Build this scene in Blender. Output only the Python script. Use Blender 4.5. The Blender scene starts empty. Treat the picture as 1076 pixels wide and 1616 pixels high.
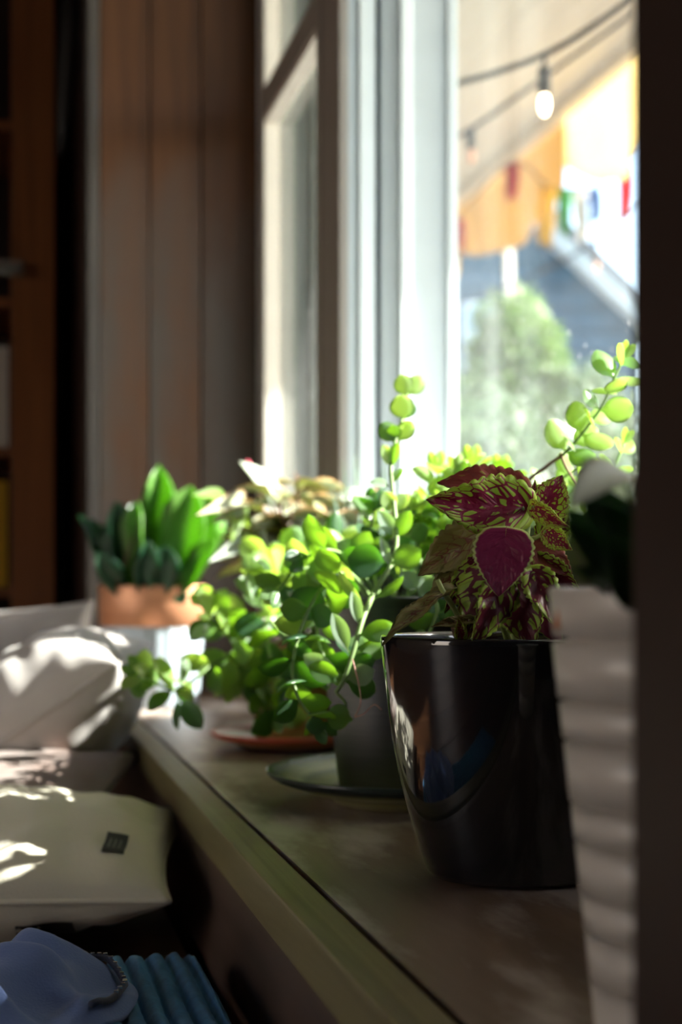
import bpy, bmesh, math, random
from mathutils import Vector, Matrix, noise
random.seed(7)
S = bpy.context.scene
COL = S.collection
PI = math.pi

# ------------------------------------------------------------------ camera, light
# world: X = out through the window wall, Y = along the sill (away from camera), Z = up
ZC = 0.81                 # camera height
ZS = 0.62                 # top of the sill
FPX = 2600.0
CAM = Vector((0, 0, ZC))
FW = Vector((0.2060, 0.9786, 0)).normalized()
RT = Vector((FW.y, -FW.x, 0))
UP = Vector((0, 0, 1))
cam_d = bpy.data.cameras.new('camera')
cam = bpy.data.objects.new('camera', cam_d); COL.objects.link(cam)
cam.matrix_world = Matrix(((RT.x, 0, -FW.x, 0), (RT.y, 0, -FW.y, 0), (0, 1, 0, ZC), (0, 0, 0, 1)))
cam_d.sensor_fit = 'VERTICAL'
cam_d.lens = 35.0
cam_d.sensor_height = 35.0 * 1616 / FPX
cam_d.sensor_width = 35.0 * 1076 / FPX
cam_d.shift_y = 112 / 1616
cam_d.clip_start = 0.02
cam_d.dof.use_dof = True
cam_d.dof.focus_distance = 1.04
cam_d.dof.aperture_fstop = 3.6
S.camera = cam

SUN_EL, SUN_AZ = math.radians(34), math.radians(10)
world = bpy.data.worlds.new('world'); S.world = world; world.use_nodes = True
wn = world.node_tree
sky = wn.nodes.new('ShaderNodeTexSky'); sky.sky_type = 'NISHITA'; sky.sun_disc = False
sky.sun_elevation = SUN_EL; sky.sun_rotation = math.radians(100); sky.air_density = 1.0; sky.dust_density = 2.5
wn.links.new(sky.outputs[0], wn.nodes['Background'].inputs[0])
wn.nodes['Background'].inputs[1].default_value = 0.55
sun_d = bpy.data.lights.new('sun', 'SUN'); sun_d.energy = 15.0; sun_d.color = (1.0, 0.95, 0.86); sun_d.angle = 0.0093
sun = bpy.data.objects.new('sun', sun_d); COL.objects.link(sun); sun.location = (6, -2, 6)
TOSUN = Vector((math.cos(SUN_EL) * math.cos(SUN_AZ), -math.cos(SUN_EL) * math.sin(SUN_AZ), math.sin(SUN_EL)))
sun.rotation_euler = TOSUN.to_track_quat('Z', 'Y').to_euler()
vs = S.view_settings
vs.view_transform = 'Standard'; vs.look = 'None'; vs.gamma = 1.0; vs.use_curve_mapping = False
vs.exposure = 1.08


def P(px, py, d):
    return CAM + FW * d + RT * ((px - 538) / FPX * d) + UP * ((920 - py) / FPX * d)


# ------------------------------------------------------------------ materials
def new_mat(name):
    m = bpy.data.materials.new(name); m.use_nodes = True
    nt = m.node_tree
    return m, nt, nt.nodes['Principled BSDF']


def N(nt, t, **kw):
    n = nt.nodes.new(t)
    for k, v in kw.items():
        if k.startswith('_'):
            n.inputs[k[1:]].default_value = v
        else:
            setattr(n, k, v)
    return n


def rgba(c): return (c[0], c[1], c[2], 1.0)


def mat_plain(name, col, rough=0.5, metal=0.0, var=0.12, scale=20.0, bump=0.0, bscale=200.0, coat=0.0, stretch=None, spec=None):
    m, nt, b = new_mat(name)
    tc = N(nt, 'ShaderNodeTexCoord')
    src = tc.outputs['Object']
    if stretch:
        mp = N(nt, 'ShaderNodeMapping'); mp.inputs['Scale'].default_value = stretch
        nt.links.new(src, mp.inputs['Vector']); src = mp.outputs[0]
    no = N(nt, 'ShaderNodeTexNoise', _Scale=scale, _Detail=5.0)
    nt.links.new(src, no.inputs['Vector'])
    cr = N(nt, 'ShaderNodeValToRGB')
    cr.color_ramp.elements[0].position = 0.3; cr.color_ramp.elements[1].position = 0.7
    cr.color_ramp.elements[0].color = rgba([c * (1 - var) for c in col])
    cr.color_ramp.elements[1].color = rgba([min(1, c * (1 + var)) for c in col])
    nt.links.new(no.outputs['Fac'], cr.inputs[0]); nt.links.new(cr.outputs[0], b.inputs['Base Color'])
    b.inputs['Roughness'].default_value = rough; b.inputs['Metallic'].default_value = metal
    b.inputs['Coat Weight'].default_value = coat
    if spec is not None: b.inputs['Specular IOR Level'].default_value = spec
    if bump:
        n2 = N(nt, 'ShaderNodeTexNoise', _Scale=bscale, _Detail=4.0)
        nt.links.new(src, n2.inputs['Vector'])
        bp = N(nt, 'ShaderNodeBump', _Strength=bump, _Distance=0.002)
        nt.links.new(n2.outputs['Fac'], bp.inputs['Height']); nt.links.new(bp.outputs[0], b.inputs['Normal'])
    return m


def mat_wood(name, cols, stretch=(14, 14, 0.8), rough=0.5, bump=0.25, worn=None, wornscale=3.0, wornpos=(0.5, 0.62), spec=0.35):
    """long-grain wood; cols dark..light; worn = colour of scuffed / faded patches"""
    m, nt, b = new_mat(name)
    tc = N(nt, 'ShaderNodeTexCoord'); mp = N(nt, 'ShaderNodeMapping')
    mp.inputs['Scale'].default_value = stretch
    nt.links.new(tc.outputs['Object'], mp.inputs['Vector'])
    n1 = N(nt, 'ShaderNodeTexNoise', _Scale=1.6, _Detail=8.0, _Roughness=0.62, _Distortion=0.6)
    nt.links.new(mp.outputs[0], n1.inputs['Vector'])
    cr = N(nt, 'ShaderNodeValToRGB'); e = cr.color_ramp.elements
    e[0].position = 0.28; e[1].position = 0.74
    e[0].color = rgba(cols[0]); e[1].color = rgba(cols[-1])
    if len(cols) == 3:
        x = e.new(0.5); x.color = rgba(cols[1])
    nt.links.new(n1.outputs['Fac'], cr.inputs[0])
    out = cr.outputs[0]
    if worn:
        n2 = N(nt, 'ShaderNodeTexNoise', _Scale=wornscale, _Detail=6.0, _Roughness=0.6)
        mp2 = N(nt, 'ShaderNodeMapping'); mp2.inputs['Scale'].default_value = [0.3 + 0.7 * (s > 2) if s else 1 for s in stretch]
        nt.links.new(tc.outputs['Object'], mp2.inputs['Vector']); nt.links.new(mp2.outputs[0], n2.inputs['Vector'])
        r2 = N(nt, 'ShaderNodeValToRGB'); r2.color_ramp.elements[0].position = wornpos[0]; r2.color_ramp.elements[1].position = wornpos[1]
        nt.links.new(n2.outputs['Fac'], r2.inputs[0])
        mx = N(nt, 'ShaderNodeMix', data_type='RGBA'); mx.inputs['B'].default_value = rgba(worn)
        nt.links.new(r2.outputs[0], mx.inputs['Factor']); nt.links.new(out, mx.inputs['A'])
        out = mx.outputs['Result']
    nt.links.new(out, b.inputs['Base Color'])
    b.inputs['Roughness'].default_value = rough
    b.inputs['Specular IOR Level'].default_value = spec
    bp = N(nt, 'ShaderNodeBump', _Strength=bump, _Distance=0.001)
    nt.links.new(n1.outputs['Fac'], bp.inputs['Height']); nt.links.new(bp.outputs[0], b.inputs['Normal'])
    return m


def mat_leaf(name, c1, c2, tcol, trans=0.45, rough=0.35, edge=None, band=None, spec=0.5):
    """leaf: diffuse + translucent; colour varies from leaf to leaf between c1 and c2"""
    m, nt, b = new_mat(name)
    oi = N(nt, 'ShaderNodeObjectInfo')
    mx = N(nt, 'ShaderNodeMix', data_type='RGBA'); mx.inputs['A'].default_value = rgba(c1); mx.inputs['B'].default_value = rgba(c2)
    nt.links.new(oi.outputs['Random'], mx.inputs['Factor'])
    out = mx.outputs['Result']
    uv = N(nt, 'ShaderNodeUVMap'); sp = N(nt, 'ShaderNodeSeparateXYZ'); nt.links.new(uv.outputs[0], sp.inputs[0])
    if band:       # cross bands
        no = N(nt, 'ShaderNodeTexNoise', _Scale=6.0, _Detail=3.0); mp = N(nt, 'ShaderNodeMapping'); mp.inputs['Scale'].default_value = (0.6, 4, 1)
        nt.links.new(uv.outputs[0], mp.inputs[0]); nt.links.new(mp.outputs[0], no.inputs['Vector'])
        r = N(nt, 'ShaderNodeValToRGB'); r.color_ramp.elements[0].position = 0.47; r.color_ramp.elements[1].position = 0.58
        nt.links.new(no.outputs['Fac'], r.inputs[0])
        m3 = N(nt, 'ShaderNodeMix', data_type='RGBA'); m3.inputs['B'].default_value = rgba(band)
        nt.links.new(r.outputs[0], m3.inputs['Factor']); nt.links.new(out, m3.inputs['A']); out = m3.outputs['Result']
    if edge:
        s1 = N(nt, 'ShaderNodeMath', operation='SUBTRACT'); s1.inputs[1].default_value = 0.5; nt.links.new(sp.outputs['X'], s1.inputs[0])
        a1 = N(nt, 'ShaderNodeMath', operation='ABSOLUTE'); nt.links.new(s1.outputs[0], a1.inputs[0])
        r = N(nt, 'ShaderNodeMapRange'); r.inputs['From Min'].default_value = 0.33; r.inputs['From Max'].default_value = 0.47
        nt.links.new(a1.outputs[0], r.inputs['Value'])
        m2 = N(nt, 'ShaderNodeMix', data_type='RGBA'); m2.inputs['B'].default_value = rgba(edge)
        nt.links.new(r.outputs[0], m2.inputs['Factor']); nt.links.new(out, m2.inputs['A']); out = m2.outputs['Result']
    nt.links.new(out, b.inputs['Base Color'])
    b.inputs['Roughness'].default_value = rough; b.inputs['Specular IOR Level'].default_value = spec
    tr = N(nt, 'ShaderNodeBsdfTranslucent'); tr.inputs['Color'].default_value = rgba(tcol)
    ms = N(nt, 'ShaderNodeMixShader'); ms.inputs[0].default_value = trans
    nt.links.new(b.outputs[0], ms.inputs[1]); nt.links.new(tr.outputs[0], ms.inputs[2])
    nt.links.new(ms.outputs[0], nt.nodes['Material Output'].inputs['Surface'])
    return m


def mat_coleus(name, inner, outer, thr_in, thr_out, scale=7.0, trans=0.35, mar=(0.16, 0.012, 0.035), rim=0.93):
    """reticulate coleus leaf: lime cells parted by maroon veins, maroon along the midrib, lime margin"""
    m, nt, b = new_mat(name)
    L = nt.links.new
    uv = N(nt, 'ShaderNodeUVMap'); sp = N(nt, 'ShaderNodeSeparateXYZ'); L(uv.outputs[0], sp.inputs[0])

    def M(op, a, bb=None, clamp=False):
        n = N(nt, 'ShaderNodeMath', operation=op); n.use_clamp = clamp
        for i, v in enumerate((a, bb)):
            if v is None: continue
            if isinstance(v, (int, float)): n.inputs[i].default_value = v
            else: L(v, n.inputs[i])
        return n.outputs[0]
    s = M('ABSOLUTE', M('MULTIPLY', M('SUBTRACT', sp.outputs['X'], 0.5), 2.0))
    t = M('SUBTRACT', sp.outputs['Y'], M('MULTIPLY', s, 0.30))
    sgn = M('MULTIPLY', M('GREATER_THAN', sp.outputs['X'], 0.5), 7.3)
    cmb = N(nt, 'ShaderNodeCombineXYZ'); L(M('ADD', M('MULTIPLY', s, 0.55), sgn), cmb.inputs[0]); L(M('MULTIPLY', t, 1.35), cmb.inputs[1])
    oi = N(nt, 'ShaderNodeObjectInfo'); L(M('MULTIPLY', oi.outputs['Random'], 9.0), cmb.inputs[2])
    vo = N(nt, 'ShaderNodeTexVoronoi', feature='DISTANCE_TO_EDGE', _Scale=scale)
    nz = N(nt, 'ShaderNodeTexNoise', _Scale=9.0, _Detail=2.0); L(cmb.outputs[0], nz.inputs['Vector'])
    L(cmb.outputs[0], vo.inputs['Vector'])
    # side veins
    fr = M('ABSOLUTE', M('SUBTRACT', M('FRACT', M('MULTIPLY', t, 6.5)), 0.5))
    vein = M('MULTIPLY', M('SUBTRACT', 0.16, fr), 6.0, True)
    mr = N(nt, 'ShaderNodeMapRange'); mr.inputs['From Min'].default_value = 0.12; mr.inputs['From Max'].default_value = 0.7
    mr.inputs['To Min'].default_value = thr_in; mr.inputs['To Max'].default_value = thr_out
    L(s, mr.inputs['Value'])
    thr = M('ADD', mr.outputs[0], M('MULTIPLY', M('SUBTRACT', nz.outputs['Fac'], 0.5), 0.22))
    lime = M('MULTIPLY', M('SUBTRACT', vo.outputs['Distance'], thr), 22.0, True)
    lime = M('MULTIPLY', lime, M('SUBTRACT', 1.0, M('MULTIPLY', vein, M('SUBTRACT', 1.0, s))))
    rimm = M('MULTIPLY', M('SUBTRACT', s, rim), 25.0, True)
    lime = M('MAXIMUM', lime, rimm)
    mx = N(nt, 'ShaderNodeMix', data_type='RGBA'); mx.inputs['A'].default_value = rgba(inner or mar); mx.inputs['B'].default_value = rgba(outer)
    L(lime, mx.inputs['Factor'])
    L(mx.outputs['Result'], b.inputs['Base Color'])
    b.inputs['Roughness'].default_value = 0.42; b.inputs['Specular IOR Level'].default_value = 0.4
    bp = N(nt, 'ShaderNodeBump', _Strength=0.5, _Distance=0.002)
    L(vo.outputs['Distance'], bp.inputs['Height']); L(bp.outputs[0], b.inputs['Normal'])
    tr = N(nt, 'ShaderNodeBsdfTranslucent'); L(mx.outputs['Result'], tr.inputs['Color'])
    ms = N(nt, 'ShaderNodeMixShader'); ms.inputs[0].default_value = trans
    L(b.outputs[0], ms.inputs[1]); L(tr.outputs[0], ms.inputs[2])
    L(ms.outputs[0], nt.nodes['Material Output'].inputs['Surface'])
    return m


def mat_glass_pane(name, haze=0.06, refl=0.08):
    """old window pane: clear, weak mirror, thin film of dust and dried drops"""
    m = bpy.data.materials.new(name); m.use_nodes = True; nt = m.node_tree
    nt.nodes.remove(nt.nodes['Principled BSDF'])
    L = nt.links.new
    tp = N(nt, 'ShaderNodeBsdfTransparent'); tp.inputs[0].default_value = (0.96, 0.98, 0.97, 1)
    gl = N(nt, 'ShaderNodeBsdfGlossy'); gl.inputs['Roughness'].default_value = 0.01
    lw = N(nt, 'ShaderNodeLayerWeight'); lw.inputs[0].default_value = 0.5
    pw = N(nt, 'ShaderNodeMath', operation='POWER'); pw.inputs[1].default_value = 5.0; L(lw.outputs['Facing'], pw.inputs[0])
    fz = N(nt, 'ShaderNodeMath', operation='MULTIPLY_ADD'); fz.inputs[1].default_value = 0.5; fz.inputs[2].default_value = 0.03; L(pw.outputs[0], fz.inputs[0])
    m1 = N(nt, 'ShaderNodeMixShader'); L(fz.outputs[0], m1.inputs[0]); L(tp.outputs[0], m1.inputs[1]); L(gl.outputs[0], m1.inputs[2])
    tr = N(nt, 'ShaderNodeBsdfTranslucent'); tr.inputs[0].default_value = (0.95, 0.97, 1.0, 1)
    tc = N(nt, 'ShaderNodeTexCoord')
    n1 = N(nt, 'ShaderNodeTexNoise', _Scale=4.0, _Detail=5.0); L(tc.outputs['Object'], n1.inputs['Vector'])
    mr = N(nt, 'ShaderNodeMapRange'); mr.inputs['From Min'].default_value = 0.3; mr.inputs['From Max'].default_value = 0.7
    mr.inputs['To Min'].default_value = haze * 0.6; mr.inputs['To Max'].default_value = haze * 1.3
    L(n1.outputs['Fac'], mr.inputs['Value'])
    vo = N(nt, 'ShaderNodeTexVoronoi', _Scale=45.0); L(tc.outputs['Object'], vo.inputs['Vector'])
    lt = N(nt, 'ShaderNodeMath', operation='LESS_THAN'); lt.inputs[1].default_value = 0.10; L(vo.outputs['Distance'], lt.inputs[0])
    sc = N(nt, 'ShaderNodeMath', operation='MULTIPLY'); sc.inputs[1].default_value = 0.10; L(lt.outputs[0], sc.inputs[0])
    ad = N(nt, 'ShaderNodeMath', operation='ADD'); L(mr.outputs[0], ad.inputs[0]); L(sc.outputs[0], ad.inputs[1])
    m2 = N(nt, 'ShaderNodeMixShader'); L(ad.outputs[0], m2.inputs[0]); L(m1.outputs[0], m2.inputs[1]); L(tr.outputs[0], m2.inputs[2])
    L(m2.outputs[0], nt.nodes['Material Output'].inputs['Surface'])
    return m


def mat_cloth(name, col, trans=0.0, tcol=None, var=0.1, rough=0.9, weave=600.0, scale=8.0, sheen=0.2):
    m = mat_plain(name, col, rough, var=var, scale=scale, bump=0.25, bscale=weave, spec=0.2)
    nt = m.node_tree; b = nt.nodes['Principled BSDF']; b.inputs['Sheen Weight'].default_value = sheen
    if trans:
        tr = N(nt, 'ShaderNodeBsdfTranslucent'); tr.inputs[0].default_value = rgba(tcol or col)
        ms = N(nt, 'ShaderNodeMixShader'); ms.inputs[0].default_value = trans
        nt.links.new(b.outputs[0], ms.inputs[1]); nt.links.new(tr.outputs[0], ms.inputs[2])
        nt.links.new(ms.outputs[0], nt.nodes['Material Output'].inputs['Surface'])
    return m


def mat_emit(name, col, strength):
    m, nt, b = new_mat(name)
    b.inputs['Base Color'].default_value = rgba(col)
    b.inputs['Emission Color'].default_value = rgba(col); b.inputs['Emission Strength'].default_value = strength
    return m


def mat_rings(name, stops, rough=0.3, coat=0.0, axis_scale=1.0):
    """glazed plate: colour by distance from the centre (object origin)"""
    m, nt, b = new_mat(name); L = nt.links.new
    tc = N(nt, 'ShaderNodeTexCoord'); sx = N(nt, 'ShaderNodeSeparateXYZ'); L(tc.outputs['Object'], sx.inputs[0])
    cb = N(nt, 'ShaderNodeCombineXYZ'); L(sx.outputs[0], cb.inputs[0]); L(sx.outputs[1], cb.inputs[1])
    ln = N(nt, 'ShaderNodeVectorMath', operation='LENGTH'); L(cb.outputs[0], ln.inputs[0])
    nz = N(nt, 'ShaderNodeTexNoise', _Scale=40.0); L(tc.outputs['Object'], nz.inputs['Vector'])
    ad = N(nt, 'ShaderNodeMath', operation='MULTIPLY_ADD'); ad.inputs[1].default_value = 0.006; L(nz.outputs['Fac'], ad.inputs[0]); L(ln.outputs['Value'], ad.inputs[2])
    ml = N(nt, 'ShaderNodeMath', operation='MULTIPLY'); ml.inputs[1].default_value = axis_scale; L(ad.outputs[0], ml.inputs[0])
    cr = N(nt, 'ShaderNodeValToRGB'); e = cr.color_ramp.elements
    e[0].position = stops[0][0]; e[0].color = rgba(stops[0][1]); e[1].position = stops[-1][0]; e[1].color = rgba(stops[-1][1])
    for p, c in stops[1:-1]:
        x = e.new(p); x.color = rgba(c)
    L(ml.outputs[0], cr.inputs[0]); L(cr.outputs[0], b.inputs['Base Color'])
    b.inputs['Roughness'].default_value = rough; b.inputs['Coat Weight'].default_value = coat
    return m


MT = {}
MT['end_wood'] = mat_wood('end_wall_wood', [(0.034, 0.013, 0.006), (0.10, 0.040, 0.016), (0.15, 0.064, 0.026)], (9, 9, 0.5), 0.5, 0.2, worn=(0.085, 0.066, 0.056), wornscale=2.2, wornpos=(0.5, 0.62))
MT['dark_wood'] = mat_wood('dark_wood', [(0.014, 0.006, 0.004), (0.034, 0.015, 0.010)], (10, 10, 0.6), 0.55, 0.2)
MT['grey_trim'] = mat_wood('grey_trim_wood', [(0.05, 0.044, 0.042), (0.10, 0.088, 0.082)], (10, 10, 0.6), 0.55, 0.2)
MT['orange_wood'] = mat_wood('orange_wood', [(0.14, 0.045, 0.016), (0.30, 0.11, 0.036)], (12, 12, 0.6), 0.45, 0.2)
MT['sill'] = mat_wood('sill_wood', [(0.09, 0.055, 0.038), (0.18, 0.12, 0.085), (0.25, 0.18, 0.135)], (16, 1.4, 16), 0.42, 0.2, worn=(0.42, 0.36, 0.33), wornscale=14.0, wornpos=(0.47, 0.60), spec=0.5)
MT['strip'] = mat_wood('leaf_lit_strip_wood', [(0.11, 0.09, 0.035), (0.24, 0.20, 0.09)], (60, 1.2, 20), 0.45, 0.7, worn=(0.13, 0.07, 0.04), wornscale=6.0, wornpos=(0.56, 0.66))  # olive tint is leaf-filtered light put into the wood colour
MT['front'] = mat_wood('front_board_wood', [(0.055, 0.034, 0.026), (0.12, 0.078, 0.06)], (8, 1.2, 14), 0.5, 0.3)
MT['bench'] = mat_wood('bench_wood', [(0.05, 0.02, 0.009), (0.12, 0.05, 0.02)], (10, 1, 10), 0.5, 0.2)
MT['floor'] = mat_wood('floor_wood', [(0.06, 0.03, 0.015), (0.14, 0.075, 0.04)], (10, 0.6, 10), 0.45, 0.15)
MT['room'] = mat_plain('room_plaster', (0.10, 0.065, 0.045), 0.8)
MT['ceil'] = mat_plain('ceiling_boards', (0.12, 0.08, 0.055), 0.8)
MT['vinyl'] = mat_plain('white_vinyl', (0.64, 0.71, 0.75), 0.35, var=0.03)
MT['frame_shaded'] = mat_plain('shade_dark_frame', (0.30, 0.27, 0.245), 0.5, var=0.05)  # unlit room side of the frames, shade put into the colour
MT['jamb_green'] = mat_plain('grey_green_paint', (0.13, 0.155, 0.14), 0.5, var=0.05)
MT['warm_wall'] = mat_plain('cream_bounce_wall', (0.34, 0.31, 0.28), 0.9, var=0.08, scale=2)
MT['shaded_gap'] = mat_plain('gap_shade', (0.02, 0.035, 0.045), 0.6)  # dark strip standing for the shade in the gap between frame parts
MT['bead'] = mat_plain('cream_glazing_bead', (0.78, 0.74, 0.68), 0.4, var=0.04)
MT['glass'] = mat_glass_pane('dusty_glass', 0.008)
MT['glass_far'] = mat_glass_pane('far_dusty_glass', 0.006)
MT['black_pot'] = mat_plain('black_glaze', (0.006, 0.007, 0.010), 0.09, var=0.3, bump=0.02, bscale=60, coat=1.0)
MT['soil'] = mat_plain('potting_soil', (0.03, 0.02, 0.013), 0.95, var=0.5, scale=120, bump=1.0, bscale=150)
MT['steel'] = mat_plain('brushed_steel', (0.12, 0.125, 0.13), 0.42, metal=1.0, var=0.1, stretch=(1, 1, 30), scale=15)
MT['copper'] = mat_plain('copper_band', (0.62, 0.30, 0.17), 0.38, metal=0.4, var=0.12, stretch=(1, 1, 12), scale=10)
MT['zinc'] = mat_plain('blue_grey_zinc', (0.42, 0.50, 0.57), 0.5, metal=0.35, var=0.1)
MT['whitepot'] = mat_plain('cream_ceramic', (0.56, 0.52, 0.48), 0.4, var=0.05, coat=0.2)
MT['orange_glaze'] = mat_plain('orange_glaze', (0.55, 0.16, 0.03), 0.3)
MT['ochre_pot'] = mat_plain('ochre_glaze', (0.32, 0.19, 0.05), 0.3, var=0.25, scale=15, coat=0.5)
MT['clay'] = mat_plain('clay', (0.35, 0.15, 0.08), 0.7)
MT['plate_green'] = mat_rings('green_striped_plate', [(0.0, (0.06, 0.055, 0.01)), (0.42, (0.36, 0.32, 0.08)), (0.5, (0.24, 0.13, 0.06)), (0.57, (0.58, 0.58, 0.30)), (0.66, (0.40, 0.38, 0.10)), (0.74, (0.16, 0.16, 0.04)), (0.80, (0.55, 0.55, 0.32)), (0.88, (0.30, 0.31, 0.09)), (0.95, (0.02, 0.03, 0.03))], axis_scale=1 / 0.13)
MT['plate_red'] = mat_rings('red_rimmed_plate', [(0.0, (0.35, 0.25, 0.05)), (0.5, (0.30, 0.26, 0.06)), (0.6, (0.04, 0.03, 0.10)), (0.72, (0.25, 0.05, 0.04)), (0.82, (0.25, 0.24, 0.07)), (0.9, (0.45, 0.10, 0.06)), (0.97, (0.5, 0.10, 0.06))], axis_scale=1 / 0.095)
MT['succ'] = mat_leaf('jade_leaf', (0.075, 0.16, 0.06), (0.19, 0.29, 0.15), (0.55, 0.80, 0.14), 0.52, 0.26)
MT['succ_pale'] = mat_leaf('pale_jade_leaf', (0.24, 0.33, 0.25), (0.36, 0.45, 0.36), (0.6, 0.78, 0.34), 0.42, 0.3)
MT['succ_dark'] = mat_leaf('dark_jade_leaf', (0.04, 0.095, 0.055), (0.09, 0.17, 0.09), (0.34, 0.62, 0.10), 0.45, 0.28)
MT['succ_lime'] = mat_leaf('lime_jade_leaf', (0.22, 0.34, 0.12), (0.32, 0.43, 0.20), (0.74, 0.92, 0.28), 0.58, 0.35)
MT['stem'] = mat_plain('green_stem', (0.16, 0.26, 0.08), 0.5)
MT['woody'] = mat_plain('woody_stem', (0.20, 0.11, 0.07), 0.7)
MT['pinkroot'] = mat_plain('pink_root', (0.55, 0.28, 0.24), 0.6)
MT['hoya'] = mat_leaf('orange_edged_leaf', (0.22, 0.30, 0.13), (0.52, 0.54, 0.40), (0.62, 0.66, 0.25), 0.32, 0.2, edge=(0.45, 0.24, 0.12))  # lighter end of the mix carries white sun glare
MT['strap'] = mat_leaf('sun_glare_strap_leaf', (0.55, 0.62, 0.55), (0.6, 0.66, 0.58), (0.8, 0.85, 0.7), 0.5, 0.3)  # near-white colour stands for sun glare on the leaf
MT['aloe'] = mat_leaf('grey_green_spike', (0.13, 0.22, 0.17), (0.22, 0.32, 0.26), (0.4, 0.55, 0.35), 0.25, 0.4)
MT['snake'] = mat_leaf('banded_snake_leaf', (0.05, 0.16, 0.03), (0.12, 0.26, 0.05), (0.30, 0.62, 0.04), 0.4, 0.35, band=(0.14, 0.30, 0.06))
MT['snake_dark'] = mat_leaf('dark_banded_leaf', (0.015, 0.06, 0.03), (0.03, 0.09, 0.04), (0.1, 0.3, 0.05), 0.25, 0.35, band=(0.03, 0.10, 0.05))
MT['pothos'] = mat_leaf('deep_green_leaf', (0.012, 0.045, 0.012), (0.02, 0.07, 0.018), (0.05, 0.20, 0.02), 0.25, 0.45)
MT['pothos_pale'] = mat_leaf('silvery_leaf', (0.20, 0.24, 0.20), (0.24, 0.28, 0.23), (0.3, 0.4, 0.2), 0.15, 0.35)
MT['col_var'] = mat_coleus('coleus_netted', (0.26, 0.018, 0.06), (0.44, 0.58, 0.08), 0.26, 0.03, trans=0.42)
MT['col_mar'] = mat_coleus('coleus_maroon', (0.24, 0.022, 0.085), (0.50, 0.60, 0.20), 0.9, 0.55, rim=0.9)
MT['col_mix'] = mat_coleus('coleus_streaked', (0.13, 0.012, 0.03), (0.34, 0.46, 0.06), 0.26, 0.06, 4.0, trans=0.42)
MT['col_olive'] = mat_coleus('coleus_olive_back', (0.20, 0.07, 0.04), (0.26, 0.24, 0.075), 0.05, -0.05, 6.0)
MT['col_red'] = mat_coleus('coleus_red_back', (0.24, 0.05, 0.04), (0.28, 0.22, 0.05), 0.45, 0.25, 5.0)
MT['col_stem'] = mat_plain('coleus_stem', (0.28, 0.36, 0.10), 0.5)
MT['grey_linen'] = mat_cloth('grey_linen', (0.50, 0.47, 0.46), weave=500)
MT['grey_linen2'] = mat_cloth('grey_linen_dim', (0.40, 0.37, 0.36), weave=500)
MT['cream_cotton'] = mat_cloth('cream_cotton', (0.60, 0.57, 0.47), weave=400)
MT['brown_velvet'] = mat_cloth('brown_velvet', (0.11, 0.06, 0.045), weave=300, sheen=0.4)
MT['tag'] = mat_plain('black_tag', (0.012, 0.013, 0.018), 0.7)
MT['tag_print'] = mat_plain('tag_print', (0.12, 0.12, 0.12), 0.7)
MT['blue_fleece'] = mat_cloth('blue_fleece', (0.04, 0.17, 0.34), var=0.22, scale=90, weave=700, sheen=0.15)
MT['blue_cotton'] = mat_cloth('blue_cotton', (0.12, 0.18, 0.40), var=0.06, weave=500)
MT['navy'] = mat_cloth('navy_binding', (0.05, 0.06, 0.10), weave=500)
MT['chrome'] = mat_plain('chrome', (0.6, 0.6, 0.6), 0.2, metal=1.0)
MT['black_leather'] = mat_plain('black_leather', (0.008, 0.008, 0.009), 0.4)
MT['porch'] = mat_wood('porch_board', [(0.50, 0.45, 0.37), (0.64, 0.58, 0.49)], (20, 0.8, 20), 0.6, 0.1)
MT['canvas'] = mat_cloth('ochre_canvas', (0.46, 0.34, 0.15), 0.4, (0.55, 0.38, 0.15), weave=200)
MT['canvas_sunlit'] = mat_cloth('sunlit_canvas', (0.75, 0.64, 0.42), 0.5, (0.95, 0.82, 0.52), weave=200)  # paler copy of the ochre canvas, sunlight put into its colour
MT['cable'] = mat_plain('black_cable', (0.02, 0.02, 0.022), 0.6)
MT['bulb'] = mat_emit('warm_bulb', (1.0, 0.72, 0.45), 9.0)
MT['bulb_off'] = mat_plain('amber_bulb', (0.75, 0.35, 0.2), 0.15)
MT['house'] = mat_plain('slate_blue_siding', (0.02, 0.075, 0.13), 0.7, var=0.15, scale=3)
MT['fascia'] = mat_plain('pale_fascia', (0.55, 0.62, 0.66), 0.6)
MT['roof'] = mat_plain('grey_shingle', (0.20, 0.22, 0.24), 0.8)
MT['house_glass'] = mat_plain('house_window_glass', (0.25, 0.36, 0.45), 0.1)
MT['patio'] = mat_plain('pale_patio', (0.27, 0.25, 0.23), 0.9, var=0.2, scale=3)
MT['lawn'] = mat_plain('lawn', (0.09, 0.16, 0.04), 0.95, var=0.3, scale=6)
MT['crown'] = mat_leaf('shrub_leaf', (0.07, 0.15, 0.03), (0.10, 0.18, 0.04), (0.30, 0.46, 0.08), 0.35, 0.4)
MT['crown2'] = mat_leaf('shrub_leaf_pale', (0.06, 0.11, 0.055), (0.08, 0.13, 0.06), (0.18, 0.26, 0.10), 0.3, 0.3)
MT['bark'] = mat_plain('bark', (0.10, 0.07, 0.05), 0.9)
MT['wing'] = mat_plain('grey_green_siding', (0.10, 0.12, 0.10), 0.7)
MT['post_white'] = mat_plain('white_post_paint', (0.8, 0.78, 0.74), 0.5)
for nm, c in (('red', (0.55, 0.03, 0.06)), ('yellow', (0.75, 0.48, 0.06)), ('green', (0.06, 0.36, 0.10)), ('white', (0.8, 0.78, 0.74)), ('blue', (0.05, 0.16, 0.42)), ('pink', (0.62, 0.10, 0.16))):
    MT['flag_' + nm] = mat_cloth('flag_' + nm, c, 0.45, c, weave=300)


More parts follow.
